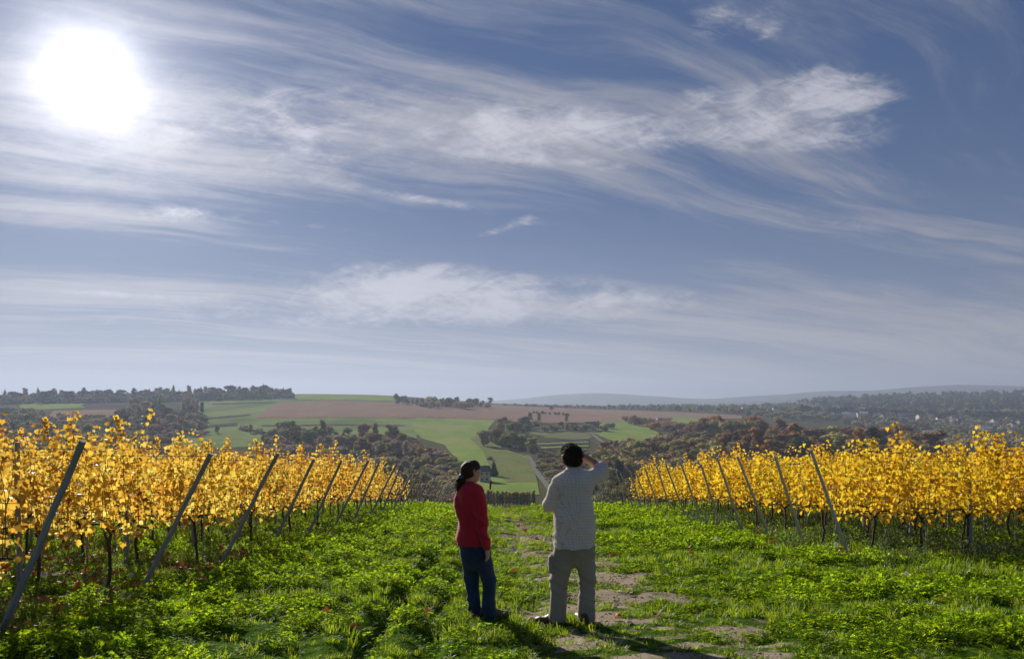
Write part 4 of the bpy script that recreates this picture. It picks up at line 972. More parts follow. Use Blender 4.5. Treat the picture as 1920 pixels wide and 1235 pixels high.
wood('scrub', 'brown and grey scrub covering the valley side left of the meadow', [(595, 848), (780, 850), (835, 862), (872, 905), (885, 955), (560, 955), (400, 900), (420, 858)], 900, (2.0, 5.5), ['grey', 'grey', 'olive', 'brown'], ['bush'], 1)
wood('scrub', 'low scrub between the farm track and the man', [(1005, 842), (1100, 845), (1125, 870), (1240, 880), (1240, 955), (1060, 955), (1030, 912), (1010, 880)], 420, (1.5, 4.2), ['olive', 'grey', 'brown', 'olive'], ['bush'], 2)
wood('distant_wood', 'dark wooded hill on the right skyline above the village', [(1480, 752), (1540, 745), (1600, 738), (1700, 733), (1800, 731), (1925, 730), (2100, 730), (2100, 772), (1900, 772), (1700, 770), (1560, 768)], 1500, (14, 26), ['dark', 'dark', 'dark', 'green'], ['round'], 3)
wood('distant_wood', 'hazy woods and gardens around the distant village', [(1340, 768), (1480, 758), (1560, 768), (1920, 772), (2050, 775), (2050, 850), (1800, 850), (1720, 830), (1560, 790), (1400, 785)], 1300, (7, 15), ['dark', 'green', 'olive', 'brown', 'grey'], ['round', 'bush'], 4)
wood('distant_wood', 'far wooded strip under the blue mountains', [(1130, 766), (1240, 762), (1400, 762), (1500, 758), (1500, 772), (1390, 776), (1240, 771)], 420, (8, 15), ['dark', 'green', 'olive'], ['round'], 5)
wood('distant_wood', 'far dark tree line behind the long ploughed field', [(930, 760), (1010, 760.5), (1240, 765), (1240, 770), (1100, 766), (1000, 763)], 130, (4, 9), ['dark', 'brown'], ['round', 'bush'], 15)
wood('undergrowth', 'undergrowth filling the woods on the left hillside', [(0, 765), (90, 782), (240, 790), (380, 778), (390, 800), (330, 830), (300, 860), (0, 860)], 700, (4, 10), ['dark', 'grey', 'olive', 'brown', 'green'], ['bush', 'round'], 6)
wood('undergrowth', 'undergrowth filling the russet forest above the right vines', [(1130, 850), (1330, 812), (1500, 820), (1740, 830), (1850, 850), (1940, 860), (1940, 900), (1130, 900)], 1100, (6, 13), ['brown', 'dark', 'olive', 'brown'], ['bush', 'round'], 7)
wood('undergrowth', 'undergrowth under the grey wood above the left posts', [(500, 826), (780, 826), (800, 852), (600, 860), (480, 860)], 420, (4, 9), ['grey', 'olive', 'brown', 'dark'], ['bush'], 8)
wood('undergrowth', 'bushes under the trees of the left skyline', [(0, 750), (250, 747), (545, 742), (548, 747), (300, 754), (0, 758)], 700, (7, 15), ['dark', 'green', 'brown', 'dark'], ['bush', 'round'], 9)
def hedge(label, uv, h, pal, dens=2.2, seed=1):
    P = [far_pt(u, v) for u, v in uv]; r = np.random.default_rng(seed); C = []
    for a, b in zip(P[:-1], P[1:]):
        L_ = (b - a).length; n = int(L_ * dens * 3)
        for _ in range(n):
            t = r.random(); q = a.lerp(b, t); x = q.x + r.normal(0, h * .3); y = q.y + r.normal(0, h * .3); hh = h * (.5 + .7 * float(vn(x / 6, y / 6, 3)))
            C.append((x, y, float(height0(x, y)) + r.random() * hh))
    C = np.array(C); n = len(C); d = r.normal(0, 1, (n, 3)); d /= np.linalg.norm(d, axis=1)[:, None]; t = np.cross(d, r.normal(0, 1, (n, 3))); t /= np.linalg.norm(t, axis=1)[:, None]; s = np.cross(d, t)
    sz = r.uniform(.25, .55, n)[:, None] * h * .35
    q = np.stack([C - t * sz, C - s * sz * .7, C + t * sz, C + s * sz * .6], 1).reshape(-1, 3)
    tag(link('hedge', mesh_from('hedge', q, np.arange(4 * n).reshape(n, 4), [CR[pal]['bush'][0].materials[0]])), label, 'hedge')
hedge('dark hedge along the lower edge of the left ploughed field', [(480, 784.5), (640, 784), (775, 784.5)], 3.0, 'brown', 2.2, 1)
hedge('dark hedge between the central meadow and the ploughed land', [(778, 783.5), (860, 786), (935, 788), (985, 787)], 3.2, 'brown', 2.2, 2)
hedge('dark hedge above the left ploughed field', [(545, 752), (640, 752.5), (735, 754)], 3.5, 'dark', 2.0, 3)
hedge('low hedge at the top of the ploughed land below the mountains', [(930, 759.5), (1060, 764), (1240, 771)], 4.0, 'dark', 1.6, 4)
hedge('hedge line across the upper left terraces', [(392, 759), (450, 757.5), (515, 756)], 1.6, 'grey', 2.0, 5)
hedge('hedge line across the middle left terraces', [(370, 787), (420, 782), (470, 778)], 1.8, 'grey', 2.0, 6)
hedge('small dark thicket beside the drier grass slope', [(882, 822), (925, 822)], 1.8, 'olive', 2.4, 7)

# ------------------------------------------------------------------ houses
M['wall_white'] = rough_material('white_render', (.62, .62, .60), (.74, .73, .70), 1, .85, 0)
M['wall_cream'] = rough_material('cream_render', (.42, .36, .25), (.52, .45, .33), 1, .85, 0)
M['wall_pink'] = rough_material('pink_render', (.50, .33, .26), (.58, .40, .32), 1, .85, 0)
M['wall_wood'] = rough_material('dark_boards', (.08, .06, .05), (.13, .10, .08), 1, .85, 0)
M['roof_grey'] = rough_material('grey_roof', (.07, .075, .085), (.11, .115, .125), 1, .7, 0)
M['roof_red'] = rough_material('red_roof', (.22, .08, .05), (.30, .12, .07), 1, .7, 0)
M['window'] = rough_material('window_glass', (.03, .035, .04), (.06, .065, .07), 1, .2, 0, spec=.6)
M['red_cloth'] = rough_material('red_flag', (.5, .015, .03), (.62, .03, .05), 3, .8, 0)
M['white_cloth'] = rough_material('white_flag', (.7, .7, .7), (.8, .8, .8), 3, .8, 0)
def house(p, w, d, h, rh, wall, roof, rot=0.0, label='', group=None, storeys=1, nwin=3, detail=True, chimney=True, cat='house', name='house'):
    t = link(name, None, None, p, (0, 0, rot)); tag(t, label, cat, group)
    mb = MB(); mb.box((0, 0, h / 2 - .5), (w, d, h + 1.0)); mb.add([(-w / 2, -d / 2, h), (-w / 2, d / 2, h), (-w / 2, 0, h + rh * .93)], [(0, 1, 2)]); mb.add([(w / 2, -d / 2, h), (w / 2, d / 2, h), (w / 2, 0, h + rh * .93)], [(0, 2, 1)])
    link('wall', mb.mesh('wall', [M[wall]]), t)
    mb = MB(); o = .45; k = rh / (d / 2)
    for s in (-1, 1):
        y0, z0 = s * (d / 2 + o), h - k * o; vs = [(-w / 2 - o, y0, z0), (w / 2 + o, y0, z0), (w / 2 + o, 0, h + rh), (-w / 2 - o, 0, h + rh)]
        vs += [(a, b, c + .22) for a, b, c in vs]; mb.add(vs, [(0, 1, 2, 3), (7, 6, 5, 4), (0, 4, 5, 1), (1, 5, 6, 2), (3, 7, 4, 0), (2, 6, 7, 3)])
    rf = link('roof', mb.mesh('roof', [M[roof]]), t)
    if chimney and detail:
        mb = MB(); mb.box((w * .2, d * .1, h + rh * .9), (.7, .7, 1.9)); link('chimney', mb.mesh('chimney', [M['wall_cream']]), rf)
    if detail:
        for st in range(storeys):
            for i in range(nwin):
                mb = MB(); x = -w / 2 + w * (i + .5) / nwin; z = h * (st + .55) / storeys; mb.box((x, -d / 2 - .03, z), (1.1, .1, 1.3)); wn = link('window', mb.mesh('window', [M['wall_white'] if wall != 'wall_white' else M['wall_wood']]), t)
                mb = MB(); mb.box((x, -d / 2 - .09, z), (.9, .04, 1.1)); link('pane', mb.mesh('pane', [M['window']]), wn)
    return t
house(far_pt(1108, 806), 13, 9, 5.5, 4.5, 'wall_white', 'roof_grey', .15, 'white farmhouse with a dark roof below the ploughed field', None, 2, 4)
house(far_pt(1073, 807), 12, 10, 2.5, 6.0, 'wall_wood', 'roof_grey', .5, 'dark barn with a steep grey roof left of the white farmhouse', None, 1, 2, cat='barn', name='barn')
house(far_pt(1091, 808), 5, 3, 1.8, .5, 'wall_white', 'wall_white', .2, 'small white shed between the barn and the farmhouse', None, 1, 1, False, cat='shed', name='shed')
house(far_pt(906, 903), 5.0, 5.5, 5.6, 2.2, 'wall_cream', 'roof_grey', .25, 'tall pale yellow house beside the two dark conifers', None, 2, 2)
house(far_pt(1062, 838), 4, 3, 1.8, .8, 'wall_white', 'wall_white', 0, 'tiny white hut at the end of the crop beds', None, 1, 1, False, cat='shed', name='shed')
house(far_pt(1074, 838), 6, 4, 2.0, 1.4, 'wall_white', 'roof_grey', .4, 'small grey roofed hut just above the dark haired head', None, 1, 1, False, cat='shed', name='shed')
house(far_pt(1236, 787), 9, 7, 3.5, 1.2, 'wall_pink', 'wall_white', .2, 'low pinkish house at the right end of the ploughed field', None, 1, 3, False)
for k, (u, v, w, lb) in enumerate(((70, 748, 14, 'dark'), (185, 746, 32, 'long dark'), (352, 746, 16, 'dark'), (437, 744, 22, 'large dark'), (382, 748, 12, 'small pale'))):
    house(far_pt(u, v), w, 10, 11 if k in (1, 3) else 8, 5, 'wall_white' if k == 4 else 'wall_wood', 'roof_grey', .1 * k, '%s roofed house, %s from the left among the skyline trees' % (lb, ordw([0, 1, 2, 4, 3][k])), None, 1, 3, True)
def village():
    r = random.Random(31); spots = []
    for _ in range(34): spots.append((r.uniform(1565, 1800), None))
    pts = sorted([(u, float(np.interp(u, [1560, 1650, 1780], [776, 782, 790])) + r.uniform(-5, 7)) for u, _ in spots])
    pts2 = sorted([(r.uniform(1800, 1915), r.uniform(796, 818)) for _ in range(9)])
    pts3 = sorted([(r.uniform(1380, 1800), r.uniform(752, 766)) for _ in range(11)])
    for ps, wh, g in ((pts, 'in the distant village', 'houses of the distant village'), (pts2, 'in the lower village', 'lower houses of the distant village'), (pts3, 'above the village', 'scattered far houses')):
        for k, (u, v) in enumerate(ps):
            p = far_pt(u, v); p.z += 2.0; wl = r.choice(['wall_white'] * 4 + ['wall_cream', 'wall_pink']); rf = r.choice(['roof_grey', 'roof_red', 'roof_red', 'roof_grey', 'wall_white'])
            house(p, r.uniform(13, 20), r.uniform(10, 13), r.uniform(7, 11), r.uniform(3, 5), wl, rf, r.uniform(-.6, .6),
                  'tiny %s house, %s from the left %s' % ({'wall_white': 'white', 'wall_cream': 'cream', 'wall_pink': 'pink'}[wl], ordw(k), wh), g, detail=False)
village()
def mast():
    p = far_pt(1241, 768); mb = MB(); H = 16 / F * p.y * .9; mb.tube([(0, 0, 0), (0, 0, H)], [.6, .25], 5); mb.box((0, 0, H * .8), (2.0, 1.2, .5))
    tag(link('radio_mast', mb.mesh('radio_mast', [M['post']]), None, p), 'thin mast rising above the far tree line', 'mast')
mast()
def flag():
    Y = 62.0; X = (918.5 - CU) / F * Y; z = float(height(X, Y)); top = (CV - 880) / F * Y
    t = link('flag_pole', None, None, (X, Y, z)); tag(t, 'pale pole with a hanging red and white flag beyond the crest', 'flag')
    mb = MB(); mb.tube([(0, 0, -.3), (0, 0, top - z)], .022, 6); link('pole', mb.mesh('pole', [M['post_metal']]), t)
    for nm, z0, z1, mt, w in (('white_band', (CV - 892) / F * Y - z, (CV - 902) / F * Y - z, 'white_cloth', .13), ('red_cloth', (CV - 900) / F * Y - z, (CV - 917) / F * Y - z, 'red_cloth', .2)):
        vs = []; n = 7
        for side in (0, .02):
            for i in range(n):
                for j in range(6):
                    vs.append(((-.03 + w * j / 5 * (1 - .35 * i / n)) + .01 * math.sin(i), .05 * math.sin(j * 2.2 + i * .5) - .04 + side, z0 + (z1 - z0) * i / (n - 1)))
        fs = []
        for s_ in (0, 1):
            for i in range(n - 1):
                for j in range(5):
                    a = s_ * n * 6 + i * 6 + j; fs.append((a, a + 1, a + 7, a + 6))
        link(nm, mesh_from(nm, vs, fs, [M[mt]], True), t)
flag()
# ------------------------------------------------------------------ people (one smooth surface per body / garment)
def surface_nets(val, org, h):
    nx, ny, nz = val.shape; ins = val < 0
    c = [ins[i:nx - 1 + i, j:ny - 1 + j, k:nz - 1 + k] for i in (0, 1) for j in (0, 1) for k in (0, 1)]
    s = sum(x.astype(np.int8) for x in c); act = (s > 0) & (s < 8); I = np.argwhere(act); n = len(I)
    idx = -np.ones(act.shape, np.int64); idx[act] = np.arange(n)
    acc = np.zeros((n, 3)); cnt = np.zeros(n)
    corners = [(i, j, k) for i in (0, 1) for j in (0, 1) for k in (0, 1)]
    for a in corners:
        for ax in range(3):
            if a[ax] == 0:
                b = list(a); b[ax] = 1
                va = val[I[:, 0] + a[0], I[:, 1] + a[1], I[:, 2] + a[2]]; vb = val[I[:, 0] + b[0], I[:, 1] + b[1], I[:, 2] + b[2]]
                m_ = (va < 0) != (vb < 0); t = np.where(m_, va / np.where(m_, va - vb, 1), 0)
                p = np.tile(np.array(a, float), (n, 1)); p[:, ax] += t; acc += p * m_[:, None]; cnt += m_
    V = (I + acc / cnt[:, None]) * h + org; Fq = []
    for ax in range(3):
        o1, o2 = [(1, 2), (2, 0), (0, 1)][ax]; sl0 = [slice(0, None)] * 3; a = np.take(ins, range(0, ins.shape[ax] - 1), ax); b = np.take(ins, range(1, ins.shape[ax]), ax)
        for flip, m_ in ((False, a & ~b), (True, ~a & b)):
            E = np.argwhere(m_); E = E[(E[:, o1] > 0) & (E[:, o2] > 0) & (E[:, o1] < ins.shape[o1] - 1) & (E[:, o2] < ins.shape[o2] - 1)]
            def g(d1, d2):
                q = E.copy(); q[:, o1] -= d1; q[:, o2] -= d2; return idx[q[:, 0], q[:, 1], q[:, 2]]
            q = np.stack([g(1, 1), g(0, 1), g(0, 0), g(1, 0)], 1); Fq.append(q[:, ::-1] if flip else q)
    Fq = np.concatenate(Fq); return V, Fq[(Fq >= 0).all(1)]
def sdf_mesh(name, prims, h, mats, cuts=(), disp=None, carve=()):
    """prims: dict(a, b, ra, rb, k, fy, yaw); a union of tapered limbs blended into one surface"""
    lo = np.min([np.minimum(p['a'], p['b']) - max(p['ra'], p['rb']) * 1.0 for p in prims], 0) - 3 * h; hi = np.max([np.maximum(p['a'], p['b']) + max(p['ra'], p['rb']) for p in prims], 0) + 3 * h
    n = np.ceil((hi - lo) / h).astype(int) + 1; val = np.full(n, 1.0, np.float64); ax = [lo[i] + np.arange(n[i]) * h for i in range(3)]
    def one(p, sub):
        a = np.array(p['a'], float); b = np.array(p['b'], float); fy = p.get('fy', 1.0); cy, sy = math.cos(p.get('yaw', 0)), math.sin(p.get('yaw', 0))
        def tr(x, y): 
            u = (x - a[0]) * cy + (y - a[1]) * sy; v = -(x - a[0]) * sy + (y - a[1]) * cy; return u, v / fy
        X, Y, Z = np.meshgrid(*sub, indexing='ij'); u, v = tr(X, Y); w = Z - a[2]; bu, bv = tr(b[0], b[1]); bw = b[2] - a[2]
        L2 = bu * bu + bv * bv + bw * bw + 1e-12; t = np.clip((u * bu + v * bv + w * bw) / L2, 0, 1)
        d = np.sqrt((u - t * bu) ** 2 + (v - t * bv) ** 2 + (w - t * bw) ** 2) - (p['ra'] + (p['rb'] - p['ra']) * t)
        return d * min(1, fy if fy < 1 else 1)
    for p in prims:
        k = p.get('k', .02); mx = max(p['ra'], p['rb']) * max(1, p.get('fy', 1)) + max(k, .01) + 2 * h
        s = []; sub = []
        for i in range(3):
            i0 = max(0, int((min(p['a'][i], p['b'][i]) - mx - lo[i]) / h)); i1 = min(n[i], int((max(p['a'][i], p['b'][i]) + mx - lo[i]) / h) + 2); s.append(slice(i0, i1)); sub.append(ax[i][i0:i1])
        d = one(p, sub); s = tuple(s); v0 = val[s]
        if p.get('sub'): val[s] = np.maximum(v0, -d)
        elif k > 0: hh = np.clip(.5 + .5 * (v0 - d) / k, 0, 1); val[s] = v0 * (1 - hh) + d * hh - k * hh * (1 - hh)
        else: val[s] = np.minimum(v0, d)
    X, Y, Z = np.meshgrid(*ax, indexing='ij', sparse=True)
    for (pt, nr) in cuts: val = np.maximum(val, (X - pt[0]) * nr[0] + (Y - pt[1]) * nr[1] + (Z - pt[2]) * nr[2])
    V, Fq = surface_nets(val, lo, h)
    if disp is not None:
        # vertex normals
        e1 = V[Fq[:, 1]] - V[Fq[:, 0]]; e2 = V[Fq[:, 3]] - V[Fq[:, 0]]; fn = np.cross(e1, e2); N_ = np.zeros_like(V)
        for k in range(4): np.add.at(N_, Fq[:, k], fn)
        N_ /= np.linalg.norm(N_, axis=1)[:, None] + 1e-9; V = V + N_ * disp(V, N_)[:, None]
    return mesh_from(name, V, Fq, mats, True)
def vn3(p, f, seed):   # cheap 3-d noise out of 2-d slices
    q = p * np.array(f); return (vn(q[:, 0] + .37 * q[:, 2], q[:, 2], seed) + vn(q[:, 1] - .21 * q[:, 2] + 5, q[:, 2] * .9 + 3, seed + 1)) - 1.0
def fold(p, f, seed, w=.10):
    q = p + w * np.stack([vn3(p, (4, 4, 4), seed + 31), vn3(p, (4, 4, 4), seed + 37), vn3(p, (5, 5, 5), seed + 41)], 1)
    n = vn3(q, f, seed); return 1 - 2.6 * np.abs(n) ** .75
def skin_mat(name, c):
    m_, nt, N, L, out = newmat(name); p = N('ShaderNodeBsdfPrincipled'); no = N('ShaderNodeTexNoise'); no.inputs['Scale'].default_value = 40; tc = N('ShaderNodeTexCoord'); L(tc.outputs['Object'], no.inputs['Vector'])
    r = ramp_node(N, [(.3, tuple(x * .88 for x in c)), (.7, c)]); L(no.outputs['Fac'], r.inputs[0]); L(r.outputs[0], p.inputs['Base Color'])
    p.inputs['Roughness'].default_value = .5; p.inputs['Subsurface Weight'].default_value = .12; p.inputs['Subsurface Radius'].default_value = (.01, .004, .002); L(p.outputs[0], out.inputs[0]); return m_
M['skin_man'] = skin_mat('tanned_skin', (.46, .25, .16)); M['skin_woman'] = skin_mat('fair_skin', (.50, .29, .21))
def fabric(name, c, c2, sc=60, sheen=.2, rough=.9):
    m_, nt, N, L, out = newmat(name); p = N('ShaderNodeBsdfPrincipled'); no = N('ShaderNodeTexNoise'); no.inputs['Scale'].default_value = sc; no.inputs['Detail'].default_value = 5
    big = N('ShaderNodeTexNoise'); big.inputs['Scale'].default_value = 4; tc = N('ShaderNodeTexCoord'); L(tc.outputs['Object'], no.inputs['Vector']); L(tc.outputs['Object'], big.inputs['Vector'])
    ad = N('ShaderNodeMath'); ad.operation = 'MULTIPLY_ADD'; L(no.outputs['Fac'], ad.inputs[0]); ad.inputs[1].default_value = .45
    hf = N('ShaderNodeMath'); hf.operation = 'MULTIPLY'; hf.inputs[1].default_value = .55; L(big.outputs['Fac'], hf.inputs[0]); L(hf.outputs[0], ad.inputs[2])
    r = ramp_node(N, [(.35, c), (.65, c2)]); L(ad.outputs[0], r.inputs[0]); L(r.outputs[0], p.inputs['Base Color']); p.inputs['Roughness'].default_value = rough; p.inputs['Sheen Weight'].default_value = sheen; p.inputs['Specular IOR Level'].default_value = .2
    b = N('ShaderNodeBump'); b.inputs['Strength'].default_value = .35; b.inputs['Distance'].default_value = .003; L(no.outputs['Fac'], b.inputs['Height']); L(b.outputs[0], p.inputs['Normal']); L(p.outputs[0], out.inputs[0]); return m_
M['fleece'] = fabric('red_fleece', (.40, .010, .024), (.52, .018, .036), 45, .25); M['jeans'] = fabric('dark_blue_denim', (.013, .028, .060), (.030, .062, .12), 90, .1, .85)
M['trousers'] = fabric('grey_trousers', (.27, .245, .195), (.36, .325, .26), 70, .1)
def shirt_mat():
    m_, nt, N, L, out = newmat('checked_shirt'); tc = N('ShaderNodeTexCoord'); sp = N('ShaderNodeSeparateXYZ'); L(tc.outputs['Object'], sp.inputs[0])
    def m(op, a, b=0.0):
        n = N('ShaderNodeMath'); n.operation = op
        for i, v in enumerate((a, b)):
            if isinstance(v, (int, float)): n.inputs[i].default_value = v
            else: L(v, n.inputs[i])
        return n.outputs[0]
    no = N('ShaderNodeTexNoise'); no.inputs['Scale'].default_value = 5; L(tc.outputs['Object'], no.inputs['Vector']); w = m('MULTIPLY', m('SUBTRACT', no.outputs['Fac'], .5), .035)
    def lines(c, per, wd):
        f = m('FRACT', m('DIVIDE', m('ADD', c, w), per)); return m('LESS_THAN', m('ABSOLUTE', m('SUBTRACT', f, .5)), wd / per / 2)
    xh = m('ADD', sp.outputs[0], m('MULTIPLY', sp.outputs[1], .9)); zz = m('ADD', sp.outputs[2], m('MULTIPLY', sp.outputs[0], .08))
    def mix(f, a, b):
        x = N('ShaderNodeMix'); x.data_type = 'RGBA'; L(f, x.inputs[0])
        for k, v in ((6, a), (7, b)):
            if isinstance(v, tuple): x.inputs[k].default_value = (*v, 1)
            else: L(v, x.inputs[k])
        return x.outputs[2]
    c = mix(lines(xh, .030, .0050), (.80, .75, .70), (.66, .57, .53)); c = mix(lines(zz, .030, .0050), c, (.66, .60, .58)); c = mix(lines(m('ADD', zz, .015), .060, .004), c, (.62, .65, .72))
    d = N('ShaderNodeBsdfDiffuse'); t = N('ShaderNodeBsdfTranslucent'); L(c, d.inputs[0]); L(c, t.inputs[0]); s = N('ShaderNodeMixShader'); s.inputs[0].default_value = .25; L(d.outputs[0], s.inputs[1]); L(t.outputs[0], s.inputs[2])
    L(s.outputs[0], out.inputs[0]); return m_
M['shirt'] = shirt_mat()
M['hair_dark'] = rough_material('dark_curly_hair', (.012, .008, .006), (.055, .033, .022), 60, .7, .8, (1, 1, 1), 6, .2)
M['hair_brown'] = rough_material('brown_hair', (.02, .008, .005), (.065, .026, .014), 55, .62, .6, (5, 5, .5), 6, .25)
M['shoe_brown'] = rough_material('brown_leather', (.05, .03, .022), (.12, .075, .055), 14, .45, .2); M['shoe_grey'] = rough_material('grey_suede', (.07, .06, .055), (.16, .14, .13), 14, .8, .2)
M['sole'] = rough_material('rubber_sole', (.025, .022, .02), (.05, .045, .04), 14, .8, .2); M['eye'] = rough_material('eye', (.6, .58, .55), (.7, .68, .65), 4, .2, 0); M['tie'] = rough_material('hair_tie', (.06, .07, .10), (.12, .13, .17), 30, .6, 0)
def P(a, b, ra, rb=None, k=.02, fy=1.0, yaw=0.0, sub=False): return dict(a=tuple(a), b=tuple(b), ra=ra, rb=ra if rb is None else rb, k=k, fy=fy, yaw=yaw, sub=sub)
def hand_prims(wrist, fwd, side, up, curl=.5, s=1.0, k=.006):
    """palm and five bent fingers; fwd towards the fingertips, side towards the thumb, up = back of the hand"""
    w = Vector(wrist); f = Vector(fwd).normalized(); sd = Vector(side); sd = (sd - f * sd.dot(f)).normalized(); u = Vector(up); u = (u - f * u.dot(f) - sd * u.dot(sd)).normalized(); out = []
    for q in (-.024, -.008, .008, .024): out.append(P(w + sd * q * .7 * s, w + f * .085 * s + sd * q * s, (.014 * s), .012 * s, .012))
    for q, ln, r0 in ((.027, .072, .0088), (.009, .080, .0090), (-.009, .074, .0086), (-.026, .058, .0078)):
        p = w + f * .085 * s + sd * q * s; d = (f - u * curl * .5).normalized(); p1 = p + d * ln * .45 * s; d2 = (f - u * curl * 1.3).normalized(); p2 = p1 + d2 * ln * .32 * s; d3 = (f - u * curl * 2.4).normalized(); p3 = p2 + d3 * ln * .26 * s
        out += [P(p, p1, r0 * s, r0 * .95 * s, k), P(p1, p2, r0 * .95 * s, r0 * .85 * s, k), P(p2, p3, r0 * .85 * s, r0 * .7 * s, k)]
    t0 = w + f * .02 * s + sd * .022 * s; t1 = t0 + (f * .7 + sd * .75 - u * .25).normalized() * .042 * s; t2 = t1 + (f + sd * .25 - u * .35).normalized() * .034 * s; t3 = t2 + (f - u * .4).normalized() * .022 * s
    out += [P(t0, t1, (.014 * s), .0105 * s, .01), P(t1, t2, .0105 * s, .0095 * s, k), P(t2, t3, .0095 * s, .008 * s, k)]; return out
def head_prims(c, yaw, pitch, s=1.0):
    """c centre of the skull; face looks along (sin yaw, cos yaw)"""
    f = Vector((math.sin(yaw) * math.cos(pitch), math.cos(yaw) * math.cos(pitch), math.sin(pitch))); r = Vector((math.cos(yaw), -math.sin(yaw), 0)); u = r.cross(f); c = Vector(c)
    def q(x, y, z): return c + r * x * s + f * y * s + u * z * s
    pr = [P(q(0, -.018, .015), q(0, .03, .02), .080 * s, .078 * s, .03), P(q(0, .035, -.03), q(0, .05, -.075), .062 * s, .042 * s, .04), P(q(0, .06, -.098), q(0, .078, -.1), .024 * s, .02 * s, .02),
          P(q(0, .100, .018), q(0, .122, -.02), .008 * s, .013 * s, .012), P(q(-.010, .104, -.026), q(.010, .104, -.026), .010 * s, .010 * s, .008),          # nose
          P(q(-.032, .086, .032), q(.032, .086, .032), .012 * s, .012 * s, .015), P(q(-.046, .062, -.012), q(-.036, .075, -.02), .020 * s, .018 * s, .02), P(q(.046, .062, -.012), q(.036, .075, -.02), .020 * s, .018 * s, .02),
          P(q(-.018, .096, -.055), q(.018, .096, -.055), .0065 * s, .0065 * s, .006), P(q(-.015, .094, -.067), q(.015, .094, -.067), .0075 * s, .0075 * s, .006)]
    for sd in (-1, 1):
        pr += [P(q(sd * .034, .101, .008), q(sd * .028, .101, .008), .010 * s, .010 * s, 0, sub=True)]
        pr += [P(q(sd * .079, .000, .018), q(sd * .080, -.004, -.012), .015 * s, .012 * s, .006), P(q(sd * .086, -.008, .020), q(sd * .085, -.012, -.005), .012 * s, .009 * s, .004)]
    eyes = [q(-.031, .084, .008), q(.031, .084, .008)]
    return pr, eyes, q, f, r, u
def eye_mesh(r): 
    mb = MB(); n = 10; vs = []; fs = []
    for i in range(n + 1):
        th = math.pi * i / n
        for j in range(n): ph = 2 * math.pi * j / n; vs.append((r * math.sin(th) * math.cos(ph), r * math.sin(th) * math.sin(ph), r * math.cos(th)))
    for i in range(n):
        for j in range(n): fs.append((i * n + j, i * n + (j + 1) % n, (i + 1) * n + (j + 1) % n, (i + 1) * n + j))
    mb.add(vs, fs); return mb.mesh('eye', [M['eye']], True)
def px(u, v, Y, dy=0.0):
    """where a point of the figure stands: column u, row v, at distance Y (+dy towards the valley)"""
    return np.array([(u - CU) / F * Y, Y + dy, (CV - v) / F * Y])

def strands(name, roots, mat, parent, r, n_seg=4, rad=.0016):
    mb = MB()
    for p, d, ln, curl in roots:
        p = Vector(p); d = Vector(d).normalized(); pts = [p]
        for k in range(n_seg): d = (d + Vector((r.uniform(-1, 1), r.uniform(-1, 1), r.uniform(-1, .6))) * curl).normalized(); p = p + d * ln / n_seg; pts.append(p)
        mb.tube(pts, [rad * (1 - .7 * k / n_seg) for k in range(n_seg + 1)], 3, cap=False)
    o = link(name, mb.mesh(name, [mat]), parent); return o
def shoe(heel, toe, s=1.0):
    h_ = Vector(heel); t_ = Vector(toe); d = (t_ - h_).normalized(); L_ = (t_ - h_).length; sd = Vector((d.y, -d.x, 0)).normalized(); up = Vector((0, 0, 1)); q = lambda x, y, z: h_ + d * x + sd * y + up * z
    up_ = [P(q(.03, 0, .05), q(.10, 0, .055), .042 * s, .044 * s, .02), P(q(.02, 0, .05), q(.03, 0, .10), .040 * s, .042 * s, .02), P(q(.12, 0, .045), q(L_ - .05, .003, .035), .043 * s, .036 * s, .03), P(q(L_ - .07, .0, .032), q(L_ - .035, 0, .03), .038 * s, .03 * s, .02)]
    so = [P(q(.03, 0, .014), q(L_ - .05, 0, .014), .042 * s, .042 * s, .02, 1.0)]
    lo = float(min(h_.z, t_.z))
    return up_, so, lo
